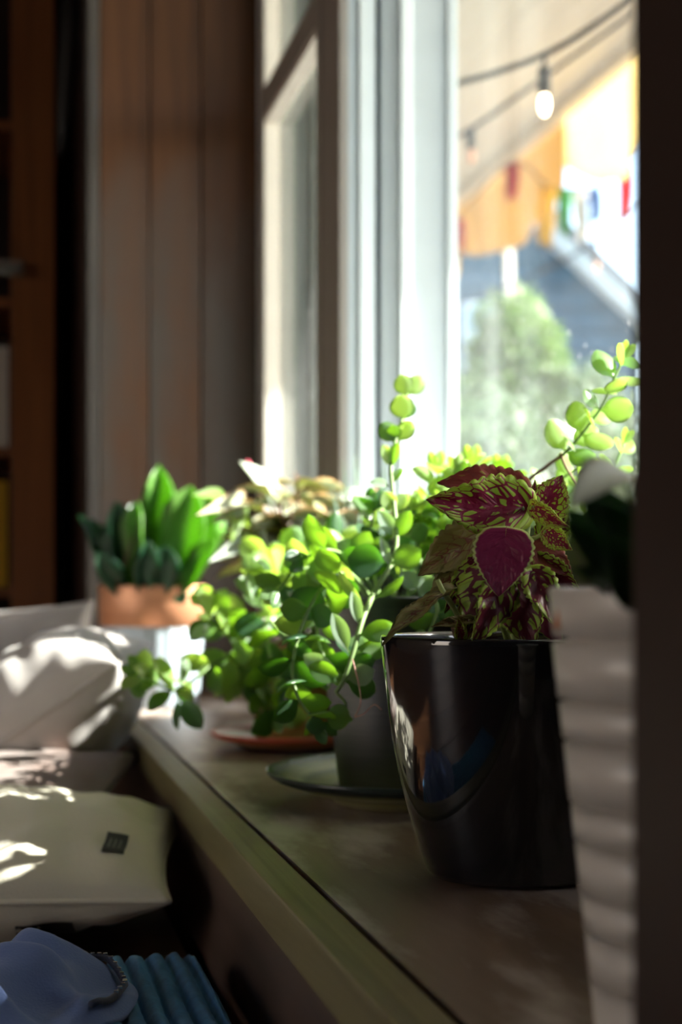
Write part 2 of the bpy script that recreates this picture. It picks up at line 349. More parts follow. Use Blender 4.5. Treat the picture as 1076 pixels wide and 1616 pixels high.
# ------------------------------------------------------------------ helpers
def thing(name, label, cat, loc=(0, 0, 0), group=None, kind=None):
    o = bpy.data.objects.new(name, None); COL.objects.link(o)
    o.empty_display_size = 0.05
    o.location = loc
    if label: o['label'] = label
    if cat: o['category'] = cat
    if group: o['group'] = group
    if kind: o['kind'] = kind
    return o


def tag(o, label=None, cat=None, group=None, kind=None):
    if label: o['label'] = label
    if cat: o['category'] = cat
    if group: o['group'] = group
    if kind: o['kind'] = kind
    return o


def world_loc(p):
    v = Vector((0, 0, 0))
    while p is not None:
        v += p.location; p = p.parent
    return v


def obj(name, me, mat, parent=None, M=None):
    """link mesh data as an object; M is a world matrix (parents are only translated)"""
    o = bpy.data.objects.new(name, me); COL.objects.link(o)
    if mat is not None and len(me.materials) == 0: me.materials.append(mat)
    M = M or Matrix.Identity(4)
    if parent is not None:
        o.parent = parent
        M = Matrix.Translation(-world_loc(parent)) @ M
    o.matrix_basis = M
    return o


def mesh(name, verts, faces, smooth=True, uvs=None, mat=None):
    me = bpy.data.meshes.new(name)
    me.from_pydata([tuple(v) for v in verts], [], faces)
    if smooth:
        me.polygons.foreach_set('use_smooth', [True] * len(me.polygons))
    if uvs:
        ul = me.uv_layers.new(name='UVMap')
        for l in me.loops: ul.data[l.index].uv = uvs[l.vertex_index]
    if mat: me.materials.append(mat)
    me.update()
    return me


def recenter(me, c):
    me.transform(Matrix.Translation(-Vector(c)))
    return Matrix.Translation(Vector(c))


def box_mesh(x0, x1, y0, y1, z0, z1, bev=0.0):
    bm = bmesh.new()
    bmesh.ops.create_cube(bm, size=1)
    for v in bm.verts:
        v.co = Vector(((x0 + x1) / 2 + v.co.x * (x1 - x0), (y0 + y1) / 2 + v.co.y * (y1 - y0), (z0 + z1) / 2 + v.co.z * (z1 - z0)))
    if bev: bmesh.ops.bevel(bm, geom=bm.edges[:], offset=bev, segments=2, affect='EDGES', profile=0.7)
    me = bpy.data.meshes.new('box'); bm.to_mesh(me); bm.free()
    return me


def box(name, x0, x1, y0, y1, z0, z1, mat, parent=None, bev=0.0):
    c = ((x0 + x1) / 2, (y0 + y1) / 2, (z0 + z1) / 2)
    me = box_mesh(x0 - c[0], x1 - c[0], y0 - c[1], y1 - c[1], z0 - c[2], z1 - c[2], bev)
    return obj(name, me, mat, parent, Matrix.Translation(c))


def prism_mesh(poly, z0, z1):
    """poly = list of (x,y), extruded z0..z1"""
    n = len(poly)
    v = [(x, y, z0) for x, y in poly] + [(x, y, z1) for x, y in poly]
    f = [(i, (i + 1) % n, n + (i + 1) % n, n + i) for i in range(n)] + [tuple(range(n))[::-1], tuple(range(n, 2 * n))]
    return mesh('prism', v, f, smooth=False)


def lathe_mesh(prof, seg=48, closed_bottom=True):
    v = []; f = []
    for r, z in prof:
        for k in range(seg):
            a = 2 * PI * k / seg; v.append((r * math.cos(a), r * math.sin(a), z))
    for j in range(len(prof) - 1):
        for k in range(seg):
            a, b = j * seg + k, j * seg + (k + 1) % seg
            f.append((a, b, b + seg, a + seg))
    return mesh('lathe', v, f)


def smooth_path(pts, n=6):
    if len(pts) < 3:
        return [Vector(p) for p in pts]
    out = []
    p = [Vector(q) for q in pts]; p = [p[0] * 2 - p[1]] + p + [p[-1] * 2 - p[-2]]
    for i in range(1, len(p) - 2):
        for k in range(n):
            t = k / n
            a, b, c, d = p[i - 1], p[i], p[i + 1], p[i + 2]
            out.append(0.5 * ((2 * b) + (c - a) * t + (2 * a - 5 * b + 4 * c - d) * t * t + (3 * b - a - 3 * c + d) * t ** 3))
    out.append(p[-2])
    return out


def tube_mesh(pts, r0, r1=None, seg=6):
    r1 = r0 if r1 is None else r1
    pts = [Vector(p) for p in pts]; n = len(pts); v = []; f = []
    for i, p in enumerate(pts):
        t = (pts[min(i + 1, n - 1)] - pts[max(i - 1, 0)]).normalized()
        a = t.cross(Vector((0.3, 0.2, 0.93)));
        if a.length < 1e-3: a = t.cross(Vector((1, 0, 0)))
        a.normalize(); b = t.cross(a); r = r0 + (r1 - r0) * i / max(1, n - 1)
        for k in range(seg):
            an = 2 * PI * k / seg; v.append(p + a * (r * math.cos(an)) + b * (r * math.sin(an)))
    for i in range(n - 1):
        for k in range(seg):
            x, y = i * seg + k, i * seg + (k + 1) % seg
            f.append((x, y, y + seg, x + seg))
    f.append(tuple(range(seg))[::-1]); f.append(tuple(range((n - 1) * seg, n * seg)))
    return mesh('tube', v, f)


def tube(name, pts, r0, r1, mat, parent, seg=6):
    me = tube_mesh(pts, r0, r1, seg)
    c = Vector(pts[0])
    return obj(name, me, mat, parent, recenter(me, c))


def leaf_frame(base, direc, normal, L, W):
    y = direc.normalized(); z = (normal - y * normal.dot(y))
    if z.length < 1e-4: z = y.orthogonal()
    z.normalize(); x = y.cross(z)
    return Matrix(((x.x * W, y.x * L, z.x * L, base.x), (x.y * W, y.y * L, z.y * L, base.y), (x.z * W, y.z * L, z.z * L, base.z), (0, 0, 0, 1)))


def leaf_lens(wfun, rows=9, cols=6, thick=0.05, cup=0.1, curl=0.0, petiole=0.0):
    """closed fleshy leaf, length 1 along y, half-width 0.5*wfun"""
    v = []; f = []; uv = []
    for side in (1, -1):
        for j in range(rows + 1):
            t = j / rows
            w = max(0.012, 0.5 * wfun(t))
            for i in range(cols + 1):
                s = i / cols * 2 - 1
                th = thick * max(0.0, (1 - s * s)) ** 0.5 * min(1, w * 3) * 0.5
                z = cup * (s * s) * w * 2 - curl * t * t + side * th
                v.append((s * w, t, z)); uv.append((s * 0.5 + 0.5, t))
    m = (rows + 1) * (cols + 1)
    for k, off in enumerate((0, m)):
        for j in range(rows):
            for i in range(cols):
                a = off + j * (cols + 1) + i
                q = (a, a + 1, a + cols + 2, a + cols + 1)
                f.append(q if k == 0 else q[::-1])
    for j in range(rows):
        for i in (0, cols):
            a = j * (cols + 1) + i; b = a + cols + 1
            q = (a, b, b + m, a + m); f.append(q if i == 0 else q[::-1])
    me = mesh('leaf', v, f, True, uv)
    return me


def leaf_sheet(wfun, rows=14, cols=6, fold=0.1, droop=0.15, scallop=0.0, nsc=12, lobe=0.0, wav=0.0, th=0.008):
    """thin leaf blade with real thickness, folded on the midrib, drooping towards the tip"""
    v = []; f = []; uv = []
    for side in (1, -1):
        for j in range(rows + 1):
            t = j / rows
            w = max(0.004, 0.5 * wfun(t))
            for i in range(cols + 1):
                s = i / cols * 2 - 1
                sc = 1.0
                if scallop and abs(s) > 0.99: sc = 1 + scallop * (abs(math.sin(PI * nsc * t)) - 0.5)
                x = s * w * sc
                y = t - lobe * (abs(s) ** 1.5) * (1 - t) ** 5 + (0.02 * math.sin(7 * s) * t * (1 - t) if scallop else 0)
                z = fold * abs(s) * w * 2 - droop * t * t + wav * math.sin(9 * t + 2.0 * (s > 0)) * abs(s) * w * 2 + side * th * 0.5
                if scallop: z += 0.02 * math.sin(PI * 7 * (t - 0.3 * abs(s))) * (1 - abs(s)) * abs(s) * 4
                v.append((x, y, z)); uv.append((s * 0.5 + 0.5, t))
    m = (rows + 1) * (cols + 1)
    for k, off in enumerate((0, m)):
        for j in range(rows):
            for i in range(cols):
                a = off + j * (cols + 1) + i
                q = (a, a + 1, a + cols + 2, a + cols + 1)
                f.append(q if k == 0 else q[::-1])
    for j in range(rows):
        for i in (0, cols):
            a = j * (cols + 1) + i; b = a + cols + 1
            q = (a, b, b + m, a + m); f.append(q if i == 0 else q[::-1])
    return mesh('leaf', v, f, True, uv)


def w_succ(t):  # obovate with short petiole
    if t < 0.12: return 0.10 + 0.5 * t
    u = (t - 0.12) / 0.88
    return 0.16 * (1 - u) + max(0, math.sin(PI * min(1, u ** 1.12))) ** 0.62 * 1.0 * (1 if u < 1 else 0)


def w_round(t):
    if t < 0.1: return 0.10
    u = (t - 0.1) / 0.9
    return max(0.03, math.sin(PI * u)) ** 0.5


def w_coleus(t): return max(0.0, (math.sin(PI * t ** 0.62)) ** 0.85) * (1 - 0.15 * t) + 0.0
def w_lance(t): return max(0.01, math.sin(PI * t ** 0.85)) ** 0.9
def w_snake(t): return (0.45 + 0.55 * math.sin(PI * 0.5 * min(1, t / 0.62))) * max(0.0, 1 - max(0, (t - 0.60) / 0.40) ** 2.6)
def w_spike(t): return (1 - t) ** 0.8 + 0.02
def w_heart(t): return max(0.0, math.sin(PI * t ** 0.5)) ** 0.8


def with_mats(me_fun, keys):
    """the same leaf mesh once per material, shared by every leaf of that kind"""
    d = {}
    for k in keys:
        me = me_fun(); me.materials.append(MT[k]); d[k] = me
    return d


SUCC = with_mats(lambda: leaf_lens(w_succ, 9, 6, 0.10, 0.10, 0.06), ['succ', 'succ_pale', 'succ_dark', 'succ_lime'])
ROUND = with_mats(lambda: leaf_lens(w_round, 9, 6, 0.08, -0.06, 0.05), ['succ', 'succ_pale', 'succ_dark', 'succ_lime'])
COLE = with_mats(lambda: leaf_sheet(w_coleus, 44, 10, 0.10, 0.12, 0.13, 11, 0.16, 0.05, 0.012), ['col_var', 'col_mar', 'col_mix', 'col_olive', 'col_red'])
COLE_FLAT = with_mats(lambda: leaf_sheet(w_heart, 44, 10, 0.06, 0.05, 0.09, 12, 0.22, 0.02, 0.012), ['col_mar'])
HOYA = with_mats(lambda: leaf_sheet(w_lance, 12, 4, 0.15, 0.25, th=0.03), ['hoya', 'strap', 'succ_lime'])
SNAKE = with_mats(lambda: leaf_sheet(w_snake, 12, 4, 0.18, -0.05, th=0.02, wav=0.05), ['snake', 'snake_dark'])
SPIKE = with_mats(lambda: leaf_lens(w_spike, 8, 4, 0.035, 0.02, -0.06), ['aloe'])
POTH = with_mats(lambda: leaf_sheet(w_heart, 14, 6, 0.12, 0.15, lobe=0.15), ['pothos', 'pothos_pale'])


def leaf_px(par, me, b, t, d0, d1, wpx, roll=0.0, name='leaf'):
    """leaf from image point b (at depth d0) to t (at depth d1), wpx wide, rolled about its axis"""
    B = P(b[0], b[1], d0); T = P(t[0], t[1], d1)
    y = (T - B); L = y.length; y.normalize()
    n = (CAM - B).normalized()
    n = (n - y * n.dot(y)).normalized()
    n = Matrix.Rotation(math.radians(roll), 3, y) @ n
    return obj(name, me, None, par, leaf_frame(B, y, n, L, wpx / FPX * d0))


def shoot(par, pts, nodes, L, mats, r=0.0016, theta=58, start=0.0, face=0.6, wid=0.62, taper=0.35, seed=0, tip=True, stemmat='stem', meshes=None):
    """succulent shoot: stem tube through pts, opposite pairs of leaves alternating crosswise"""
    rnd = random.Random(seed)
    meshes = meshes or SUCC
    path = smooth_path([P(*p) for p in pts], 8)
    tube('stem', path, r, r * 0.6, MT[stemmat], par, 6)
    n = len(path)
    for k in range(nodes):
        f = start + (1 - start) * (k + 0.5) / nodes
        i = min(n - 2, int(f * (n - 1))); B = path[i].lerp(path[i + 1], f * (n - 1) - i)
        t = (path[min(n - 1, i + 2)] - path[max(0, i - 1)]).normalized()
        toc = (CAM - B).normalized()
        p1 = t.cross(toc).normalized(); p2 = p1.cross(t).normalized()
        rot = rnd.uniform(-25, 25) + (90 if k % 2 else 0)
        for sgn in (1, -1):
            pdir = (Matrix.Rotation(math.radians(rot), 3, t) @ p1) * sgn
            th = math.radians(theta + rnd.uniform(-12, 12))
            y = (t * math.cos(th) + pdir * math.sin(th)).normalized()
            nn = (t - y * t.dot(y)).normalized() + (toc - y * toc.dot(y)) * face + Vector((rnd.uniform(-.35, .35), rnd.uniform(-.35, .35), rnd.uniform(-.1, .4)))
            LL = L * (1 - taper * f) * rnd.uniform(0.8, 1.15)
            mk = rnd.choice(mats)
            obj('leaf', meshes[mk], None, par, leaf_frame(B, y, nn, LL, LL * wid * rnd.uniform(0.85, 1.1)))
    if tip:
        t = (path[-1] - path[-3]).normalized()
        for sgn in (1, -1):
            toc = (CAM - path[-1]).normalized(); p1 = t.cross(toc).normalized()
            y = (t * 0.9 + p1 * 0.3 * sgn).normalized()
            obj('leaf', meshes[mats[0]], None, par, leaf_frame(path[-1], y, toc + p1 * 0.4 * sgn, L * 0.6, L * 0.32))


def pot_parts(par, c, prof, mat, soil_r, soil_z, seg=64, name='pot'):
    me = lathe_mesh(prof, seg)
    o = obj(name, me, mat, par, Matrix.Translation(c))
    if soil_r:
        v = [(0, 0, soil_z + 0.004)]; f = []
        for j in range(1, 6):
            for k in range(24):
                a = 2 * PI * k / 24; r = soil_r * j / 5
                v.append((r * math.cos(a), r * math.sin(a), soil_z + 0.004 * noise.noise(Vector((r * 90 * math.cos(a), r * 90 * math.sin(a), 3.1)))))
        for k in range(24): f.append((0, 1 + k, 1 + (k + 1) % 24))
        for j in range(4):
            for k in range(24):
                a = 1 + j * 24 + k; b = 1 + j * 24 + (k + 1) % 24
                f.append((a, a + 24, b + 24, b))
        obj('soil', mesh('soil', v, f), MT['soil'], par, Matrix.Translation(c))
    return o


# ------------------------------------------------------------------ structure
UE = 2.85         # end of the alcove
VF = 0.168        # front edge of the sill
VW = 0.45         # room face of the window frames
floor = tag(box('floor', -2.7, 0.62, -2.3, 4.2, -0.06, 0.0, MT['floor']), kind='structure', label='dark wooden floor of the room')
ceil = tag(box('ceiling', -2.7, 0.62, -2.3, 4.2, 2.5, 2.58, MT['ceil']), kind='structure', label='dark boarded ceiling of the room')
tag(box('wall_rear', -2.7, 0.62, 4.1, 4.2, 0, 2.5, MT['dark_wood']), kind='structure', label='dark wooden wall at the end of the room')
# left wall with an unseen opening added to let in fill light
wl = tag(thing('wall_left', 'plastered wall opposite the window seat', None, (-2.65, 0, 0)), kind='structure')
LW0, LW1, LZ0, LZ1 = 0.1, 1.0, 0.4, 2.1
for (a, b, z0, z1) in ((-2.3, LW0, 0, 2.5), (LW1, 4.2, 0, 2.5), (LW0, LW1, 0, LZ0), (LW0, LW1, LZ1, 2.5)):
    box('wall_panel', -2.7, -2.6, a, b, z0, z1, MT['room'], wl)
tag(box('wall_back', -2.7, 0.62, -2.3, -2.2, 0, 2.5, MT['room']), kind='structure', label='plain wall behind the viewer')
# near wall pier on the right edge of the picture
tag(box('wall_right', 0.19, 0.62, -2.2, 0.472, 0, 2.5, MT['dark_wood']), kind='structure', label='dark wooden wall pier close at the right edge')
# wall under and over the windows
ZB = ZC + 0.05      # bottom of the window openings
UN = 0.53           # near end of the window opening
ZB1 = ZS + 0.08     # the far sash reaches lower
tag(box('wall_far', 0.47, 0.62, 2.25, 3.0, 0, ZB1, MT['dark_wood']), kind='structure', label='low wall under the far sash')
tag(box('wall_window', 0.47, 0.62, UN, 2.249, 0, ZB, MT['dark_wood']), kind='structure', label='low wall under the window sill')
tag(box('wall_near', 0.50, 0.62, 0.472, UN, 0, 2.5, MT['dark_wood']), kind='structure', label='dark wall strip between the pier and the window')
tag(box('wall_lintel', 0.45, 0.62, UN, 3.0, 2.3, 2.5, MT['room']), kind='structure', label='wall strip over the windows')

# end wall of the alcove: vertical boards
we = tag(thing('wall_end', 'brown stained boards closing the alcove beside the window', None, (0.30, UE, 0)), kind='structure')
pl = [VF + 0.008, 0.262, 0.352, VW + 0.17]
for i in range(3):
    box('plank', pl[i] + 0.0012, pl[i + 1] - 0.0012, UE + 0.004 * (i % 2), UE + 0.03, ZS - 0.1, 2.5, MT['end_wood'], we, 0.002)
box('backing', VF + 0.01, VW + 0.17, UE + 0.03, UE + 0.12, 0, 2.5, MT['dark_wood'], we)
# casing on the room side of that pier
tr2 = tag(thing('trim_2', 'grey weathered casing board beside the brown boards', None, (VF, UE, 0)), kind='structure')
box('casing_board', VF - 0.012, VF + 0.008, UE - 0.004, UE + 0.13, 0, 2.5, MT['grey_trim'], tr2, 0.003)
box('casing_board', VF - 0.004, VF + 0.01, UE + 0.135, UE + 0.33, 0, 2.5, MT['grey_trim'], tr2, 0.003)
tag(box('wall_pier', VF + 0.0, 0.62, UE + 0.34, 4.1, 0, 2.5, MT['dark_wood']), kind='structure', label='dark wall between alcove and rear wall')

# sill
sill = tag(thing('trim_1', 'worn brown wooden window sill under the potted plants', None, (VF, 0.4, ZS)), kind='structure')
GV = 0.1975
box('plank', GV + 0.002, 0.469, 0.474, 1.735, ZS - 0.03, ZS, MT['sill'], sill, 0.002)
box('plank', GV + 0.002, 0.469, 1.738, UE - 0.002, ZS - 0.03, ZS - 0.0005, MT['sill'], sill, 0.002)
box('edge_strip', VF, GV - 0.003, 0.474, UE - 0.005, ZS - 0.03, ZS + 0.001, MT['strip'], sill, 0.002)
box('groove_bed', GV - 0.006, GV + 0.006, 0.474, UE - 0.005, ZS - 0.034, ZS - 0.006, MT['dark_wood'], sill)
box('front_board', VF + 0.003, GV - 0.003, -0.6, UE - 0.002, 0.30, ZS - 0.031, MT['front'], sill, 0.001)

# bench (window seat) below
bench = thing('window_bench', 'brown wooden window seat under the pillows', 'bench', (-0.5, 1.2, 0))
for i in range(6):
    a = -1.18 + i * 0.2235
    box('plank', a, a + 0.2205, -0.5, UE + 0.3, 0.47, 0.50, MT['bench'], bench, 0.002)
box('apron', -1.18, -1.15, -0.5, UE + 0.3, 0.0, 0.47, MT['dark_wood'], bench)
box('end_panel', -1.15, 0.16, -0.5, -0.47, 0.0, 0.47, MT['dark_wood'], bench)
box('end_panel', -1.15, 0.16, UE + 0.27, UE + 0.3, 0.0, 0.47, MT['dark_wood'], bench)

# ---- windows
ZT = 2.3
UJ = 2.148        # camera-side face of the mullion
w2 = tag(thing('window_2', 'large white framed window with a dusty pane facing the garden', None, (0.52, 1.3, ZS)), kind='structure')


def jamb(name, poly, mat, par, z0=ZC + 0.0502, z1=ZT):
    c = Vector((sum(p[0] for p in poly) / len(poly), sum(p[1] for p in poly) / len(poly), z0))
    me = prism_mesh([(x - c.x, y - c.y) for x, y in poly], 0, z1 - z0)
    o = obj(name, me, mat, par, Matrix.Translation(c))
    bv = o.modifiers.new('bevel', 'BEVEL'); bv.width = 0.0015; bv.segments = 2
    return o


jamb('mullion_face', [(0.45, UJ), (0.462, UJ), (0.462, 2.266), (0.45, 2.266)], MT['frame_shaded'], w2)
jamb('mullion_core', [(0.462, UJ + 0.002), (0.476, UJ + 0.002), (0.476, 2.262), (0.462, 2.262)], MT['vinyl'], w2)
jamb('stop_bead', [(0.476, UJ - 0.008), (0.4985, UJ - 0.004), (0.4985, 2.25), (0.476, 2.25)], MT['vinyl'], w2)
jamb('shaded_gap', [(0.4985, UJ + 0.010), (0.507, UJ + 0.010), (0.507, 2.25), (0.4985, 2.25)], MT['shaded_gap'], w2)
jamb('sash_stile', [(0.507, UJ - 0.001), (0.529, UJ - 0.010), (0.529, 2.25), (0.507, 2.25)], MT['vinyl'], w2)
jamb('sash_edge', [(0.529, UJ - 0.022), (0.5455, UJ - 0.020), (0.5455, 2.25), (0.529, 2.25)], MT['vinyl'], w2)
jamb('frame_jamb', [(0.5455, UJ - 0.014), (0.592, UJ - 0.0195), (0.592, 2.25), (0.5455, 2.25)], MT['vinyl'], w2)
jamb('outer_bead', [(0.592, UJ - 0.026), (0.606, UJ - 0.027), (0.606, 2.25), (0.592, 2.25)], MT['vinyl'], w2)
box('bottom_rail', 0.475, 0.61, UN, UJ - 0.004, ZB, ZB + 0.03, MT['vinyl'], w2, 0.004)
box('top_rail', 0.50, 0.61, UN, UJ - 0.002, ZT - 0.06, ZT, MT['vinyl'], w2, 0.004)
box('sash_stile', 0.50, 0.61, UN, UN + 0.05, ZB, ZT, MT['vinyl'], w2, 0.004)
box('pane', 0.597, 0.601, UN + 0.04, UJ - 0.03, ZB + 0.025, ZT - 0.05, MT['glass'], w2)

w1 = tag(thing('window_1', 'narrow double hung sash window with shade-darkened rail by the wooden wall', None, (0.46, 2.55, ZS)), kind='structure')
ZR0, ZR1 = ZC + 0.795, ZC + 0.84
box('outer_frame', 0.450, 0.482, 2.806, UE - 0.001, ZB1, ZT, MT['vinyl'], w1, 0.003)
box('outer_jamb', 0.483, 0.535, 2.806, UE - 0.001, ZB1, ZT, MT['jamb_green'], w1, 0.003)
box('outer_jamb', 0.536, 0.61, 2.790, UE - 0.001, ZB1, ZT, MT['jamb_green'], w1, 0.003)
box('stile', 0.4475, 0.480, 2.778, 2.805, ZB1, ZT, MT['frame_shaded'], w1, 0.002)
box('stile', 0.4475, 0.480, 2.267, 2.30, ZB1, ZT, MT['frame_shaded'], w1, 0.002)
box('meeting_rail', 0.4475, 0.480, 2.30, 2.778, ZR0, ZR1, MT['frame_shaded'], w1, 0.002)
box('bottom_rail', 0.4475, 0.480, 2.30, 2.778, ZB1, ZB1 + 0.04, MT['frame_shaded'], w1, 0.002)
box('top_rail', 0.4475, 0.480, 2.30, 2.778, ZT - 0.06, ZT, MT['frame_shaded'], w1, 0.002)
for (z0, z1) in ((ZB1 + 0.04, ZR0), (ZR1, ZT - 0.06)):
    box('glazing_bead', 0.450, 0.474, 2.768, 2.7785, z0, z1, MT['bead'], w1, 0.001)
    box('glazing_bead', 0.450, 0.474, 2.30, 2.308, z0, z1, MT['bead'], w1, 0.001)
    box('glazing_bead', 0.450, 0.474, 2.308, 2.768, z1 - 0.012, z1, MT['bead'], w1, 0.001)
    box('pane', 0.4745, 0.4775, 2.30, 2.778, z0, z1, MT['glass_far'], w1)

# ------------------------------------------------------------------ outdoors
tag(box('ground', 0.62, 60, -25, 60, -0.36, -0.30, MT['lawn']), kind='structure', label='green lawn beyond the porch')
tag(box('patio', 0.62, 7.5, -8, 16, -0.299, -0.27, MT['patio']), kind='structure', label='pale paved patio outside the window')
# unseen sunlit wall and yard added to bounce warm fill through the left opening
tag(box('wall_fill', -8.6, -8.4, -7, 10, -0.3, 4.2, MT['warm_wall']), kind='structure', label='unseen cream wall added across the yard to bounce fill light')
tag(box('yard', -8.4, -2.7, -7, 10, -0.36, -0.30, MT['patio']), kind='structure', label='unseen paved yard added outside the left fill opening')
# porch ceiling boards
VP_ = 2.8
porch = thing('porch_roof', 'pale boarded porch ceiling seen through the window', 'porch roof', (1.7, 5, ZC + 2.42))
for i in range(14):
    a = 0.64 + i * 0.156
    box('plank', a, a + 0.152, -3.0, 15, ZC + 2.42 + 0.002 * (i % 2), ZC + 2.45, MT['porch'], porch)
box('roof_deck', 0.62, VP_ + 0.06, -3.0, 15, ZC + 2.455, ZC + 2.52, MT['roof'], porch)
box('fascia_beam', VP_ - 0.02, VP_ + 0.05, -3.0, 15, ZC + 2.36, ZC + 2.455, MT['porch'], porch)

# scalloped canvas valance along the porch edge
val = thing('canvas_valance', 'ochre and sunlight-paled scalloped canvas valance along the porch edge', 'valance', (VP_, 5, ZC + 2.4))
edges = [-3.0, -1.2, 0.55, 2.0, 3.4, 4.9, 6.35, 6.95, 8.05, 10.2, 11.5, 13.0]
for k in range(len(edges) - 1):
    a, b = edges[k], edges[k + 1]
    v = []; f = []; nr, nc = 8, 16
    for j in range(nr + 1):
        for i in range(nc + 1):
            s = i / nc; t = j / nr
            drop = 0.26 + 0.18 * math.sin(PI * s) ** 0.7
            v.append((0.03 * math.sin(PI * 5 * s) * t + 0.10 * math.sin(PI * s) * t, (a + (b - a) * s), -t * drop))
    for j in range(nr):
        for i in range(nc):
            q = j * (nc + 1) + i; f.append((q, q + 1, q + nc + 2, q + nc + 1))
    me = mesh('scallop', v, f); c = Vector((VP_ + 0.07, 0, ZC + 2.40))
    mk = 'canvas_sunlit' if k in (7,) else 'canvas'  # one scallop takes the sun-bright copy
    o = obj('scallop', me, MT[mk], val, Matrix.Translation(c))
    so = o.modifiers.new('thickness', 'SOLIDIFY'); so.thickness = 0.003

# slim white porch post
pp = thing('porch_post', 'slim sunlit white post standing behind the shrub', 'post', (0, 0, 0))
pb = P(803, 900, 10.1)
pp.location = (pb.x, pb.y, -0.27)
tz = P(803, 300, 10.1).z
box('shaft', pb.x - 0.024, pb.x + 0.024, pb.y - 0.024, pb.y + 0.024, -0.27, tz, MT['post_white'], pp, 0.005)
box('cap', pb.x - 0.04, pb.x + 0.04, pb.y - 0.04, pb.y + 0.04, tz, tz + 0.05, MT['post_white'], pp, 0.006)


def string_light(label, pts, bulbs, lit, drop, name='string_light'):
    t = thing(name, label, 'string light', P(*pts[0]), 'porch string lights')
    path = smooth_path([P(*p) for p in pts], 8)
    tube('wire', path, 0.006, 0.006, MT['cable'], t)
    for (px, py, d), on in zip(bulbs, lit):
        c = P(px, py, d)
        tube('drop_cord', [c, c - UP * drop], 0.004, 0.004, MT['cable'], t)
        sk = lathe_mesh([(0.001, 0), (0.009, -0.003), (0.012, -0.012), (0.012, -0.05), (0.009, -0.055), (0.001, -0.055)], 16)
        sko = obj('socket', sk, MT['cable'], t, Matrix.Translation(c - UP * drop))
        pr = [(0.008, -0.05)]
        for k in range(9):
            an = k / 8 * PI
            pr.append((0.0095 * math.sin(0.45 + an * 0.857) + 0.0005, -0.072 - 0.022 * -math.cos(0.45 + an * 0.857)))
        bl = lathe_mesh(pr, 16)
        obj('bulb', bl, MT['bulb' if on else 'bulb_off'], sko, Matrix.Translation(c - UP * drop))


string_light('nearest black string of lights crossing the top of the window', [(600, 165, 3.3), (700, 138, 3.2), (790, 112, 3.1), (858, 86, 3.05), (930, 45, 3.0), (1060, -50, 2.9)], [(859, 86, 3.05)], [1], 0.02)
string_light('second string of lights hanging dim beneath the porch ceiling', [(610, 275, 4.6), (690, 232, 4.5), (743, 203, 4.4), (820, 150, 4.3), (1000, 20, 4.1)], [(743, 203, 4.4)], [0], 0.0)
string_light('low far string with glowing bulbs near the blue house', [(640, 440, 6.5), (712, 478, 6.4), (830, 440, 6.3), (940, 380, 6.2), (1040, 300, 6.1)], [(712, 478, 6.4), (940, 378, 6.2)], [1, 0], 0.03)

# prayer-style flags
FL = [(723, 345, 400, 22, 'pink', 'pink'), (712, 385, 440, 26, 'yellow', 'golden'), (808, 258, 315, 22, 'red', 'dark red'), (862, 295, 388, 30, 'yellow', 'golden'),
      (892, 300, 372, 22, 'green', 'green'), (917, 300, 380, 24, 'white', 'cream'), (938, 297, 352, 20, 'blue', 'blue'), (986, 262, 345, 26, 'red', 'bright red')]
where = ['hanging at the left end of the valance', 'hanging lowest beside the white window frame', 'under the middle of the valance', 'hanging left of the green flag',
         'in the middle of the row of flags', 'hanging right of the green flag', 'hanging in front of the bright sky', 'at the dark wall edge by the sky']
gl = thing('flag_garland', 'garland of small coloured cloth flags strung under the porch valance', 'garland', P(892, 300, 8.4))
line = [P(640, 440, 8.4)] + [P(px, y0 - 2, 8.4) for (px, y0, y1, w, cn, word) in sorted(FL)] + [P(1080, 180, 8.4)]
tube('cord', smooth_path(line, 5), 0.006, 0.006, MT['cable'], gl, 5)
for k, (px, y0, y1, w, cn, word) in enumerate(FL):
    d = 8.4
    top = P(px, y0, d); wd = w / FPX * d; hh = (y1 - y0) / FPX * d
    v = []; f = []
    for j in range(9):
        for i in range(7):
            s = i / 6 - 0.5; t = j / 8
            q = RT * (s * wd * (1 - 0.35 * t * t)) + FW * (0.05 * math.sin(6 * s + 3 * t + k) * (0.3 + t)) - UP * (t * hh)
            v.append(q)
    for j in range(8):
        for i in range(6):
            a = j * 7 + i; f.append((a, a + 1, a + 8, a + 7))
    o = obj('flag', mesh('flag', v, f), MT['flag_' + cn], gl, Matrix.Translation(top)); o['label'] = f'{word} cloth flag {where[k]}'
    so = o.modifiers.new('thickness', 'SOLIDIFY'); so.thickness = 0.003

# blue house behind
DH = 15.0
hp = P(860, 372, DH); hb = P(860, 900, DH)
house = thing('neighbour_house', 'slate blue neighbouring house with pale roof edge behind the shrub', 'house', (hb.x, hb.y, -0.3))


def hp_(px, py, dd=0.0): return P(px, py, DH) + FW * dd


def slab(name, pxpoly, dd0, dd1, mat, par):
    n = len(pxpoly)
    v = [hp_(x, y, dd0) for x, y in pxpoly] + [hp_(x, y, dd1) for x, y in pxpoly]
    f = [(i, (i + 1) % n, n + (i + 1) % n, n + i) for i in range(n)] + [tuple(range(n))[::-1], tuple(range(n, 2 * n))]
    me = mesh(name, v, f, False); c = sum(v, Vector()) / (2 * n)
    return obj(name, me, mat, par, recenter(me, c))


gy = 920 + (ZC + 0.30) / DH * FPX
slab('wall', [(560, gy), (1010, gy), (1010, 520), (862, 378), (560, 90)], 0, 0.3, MT['house'], house)
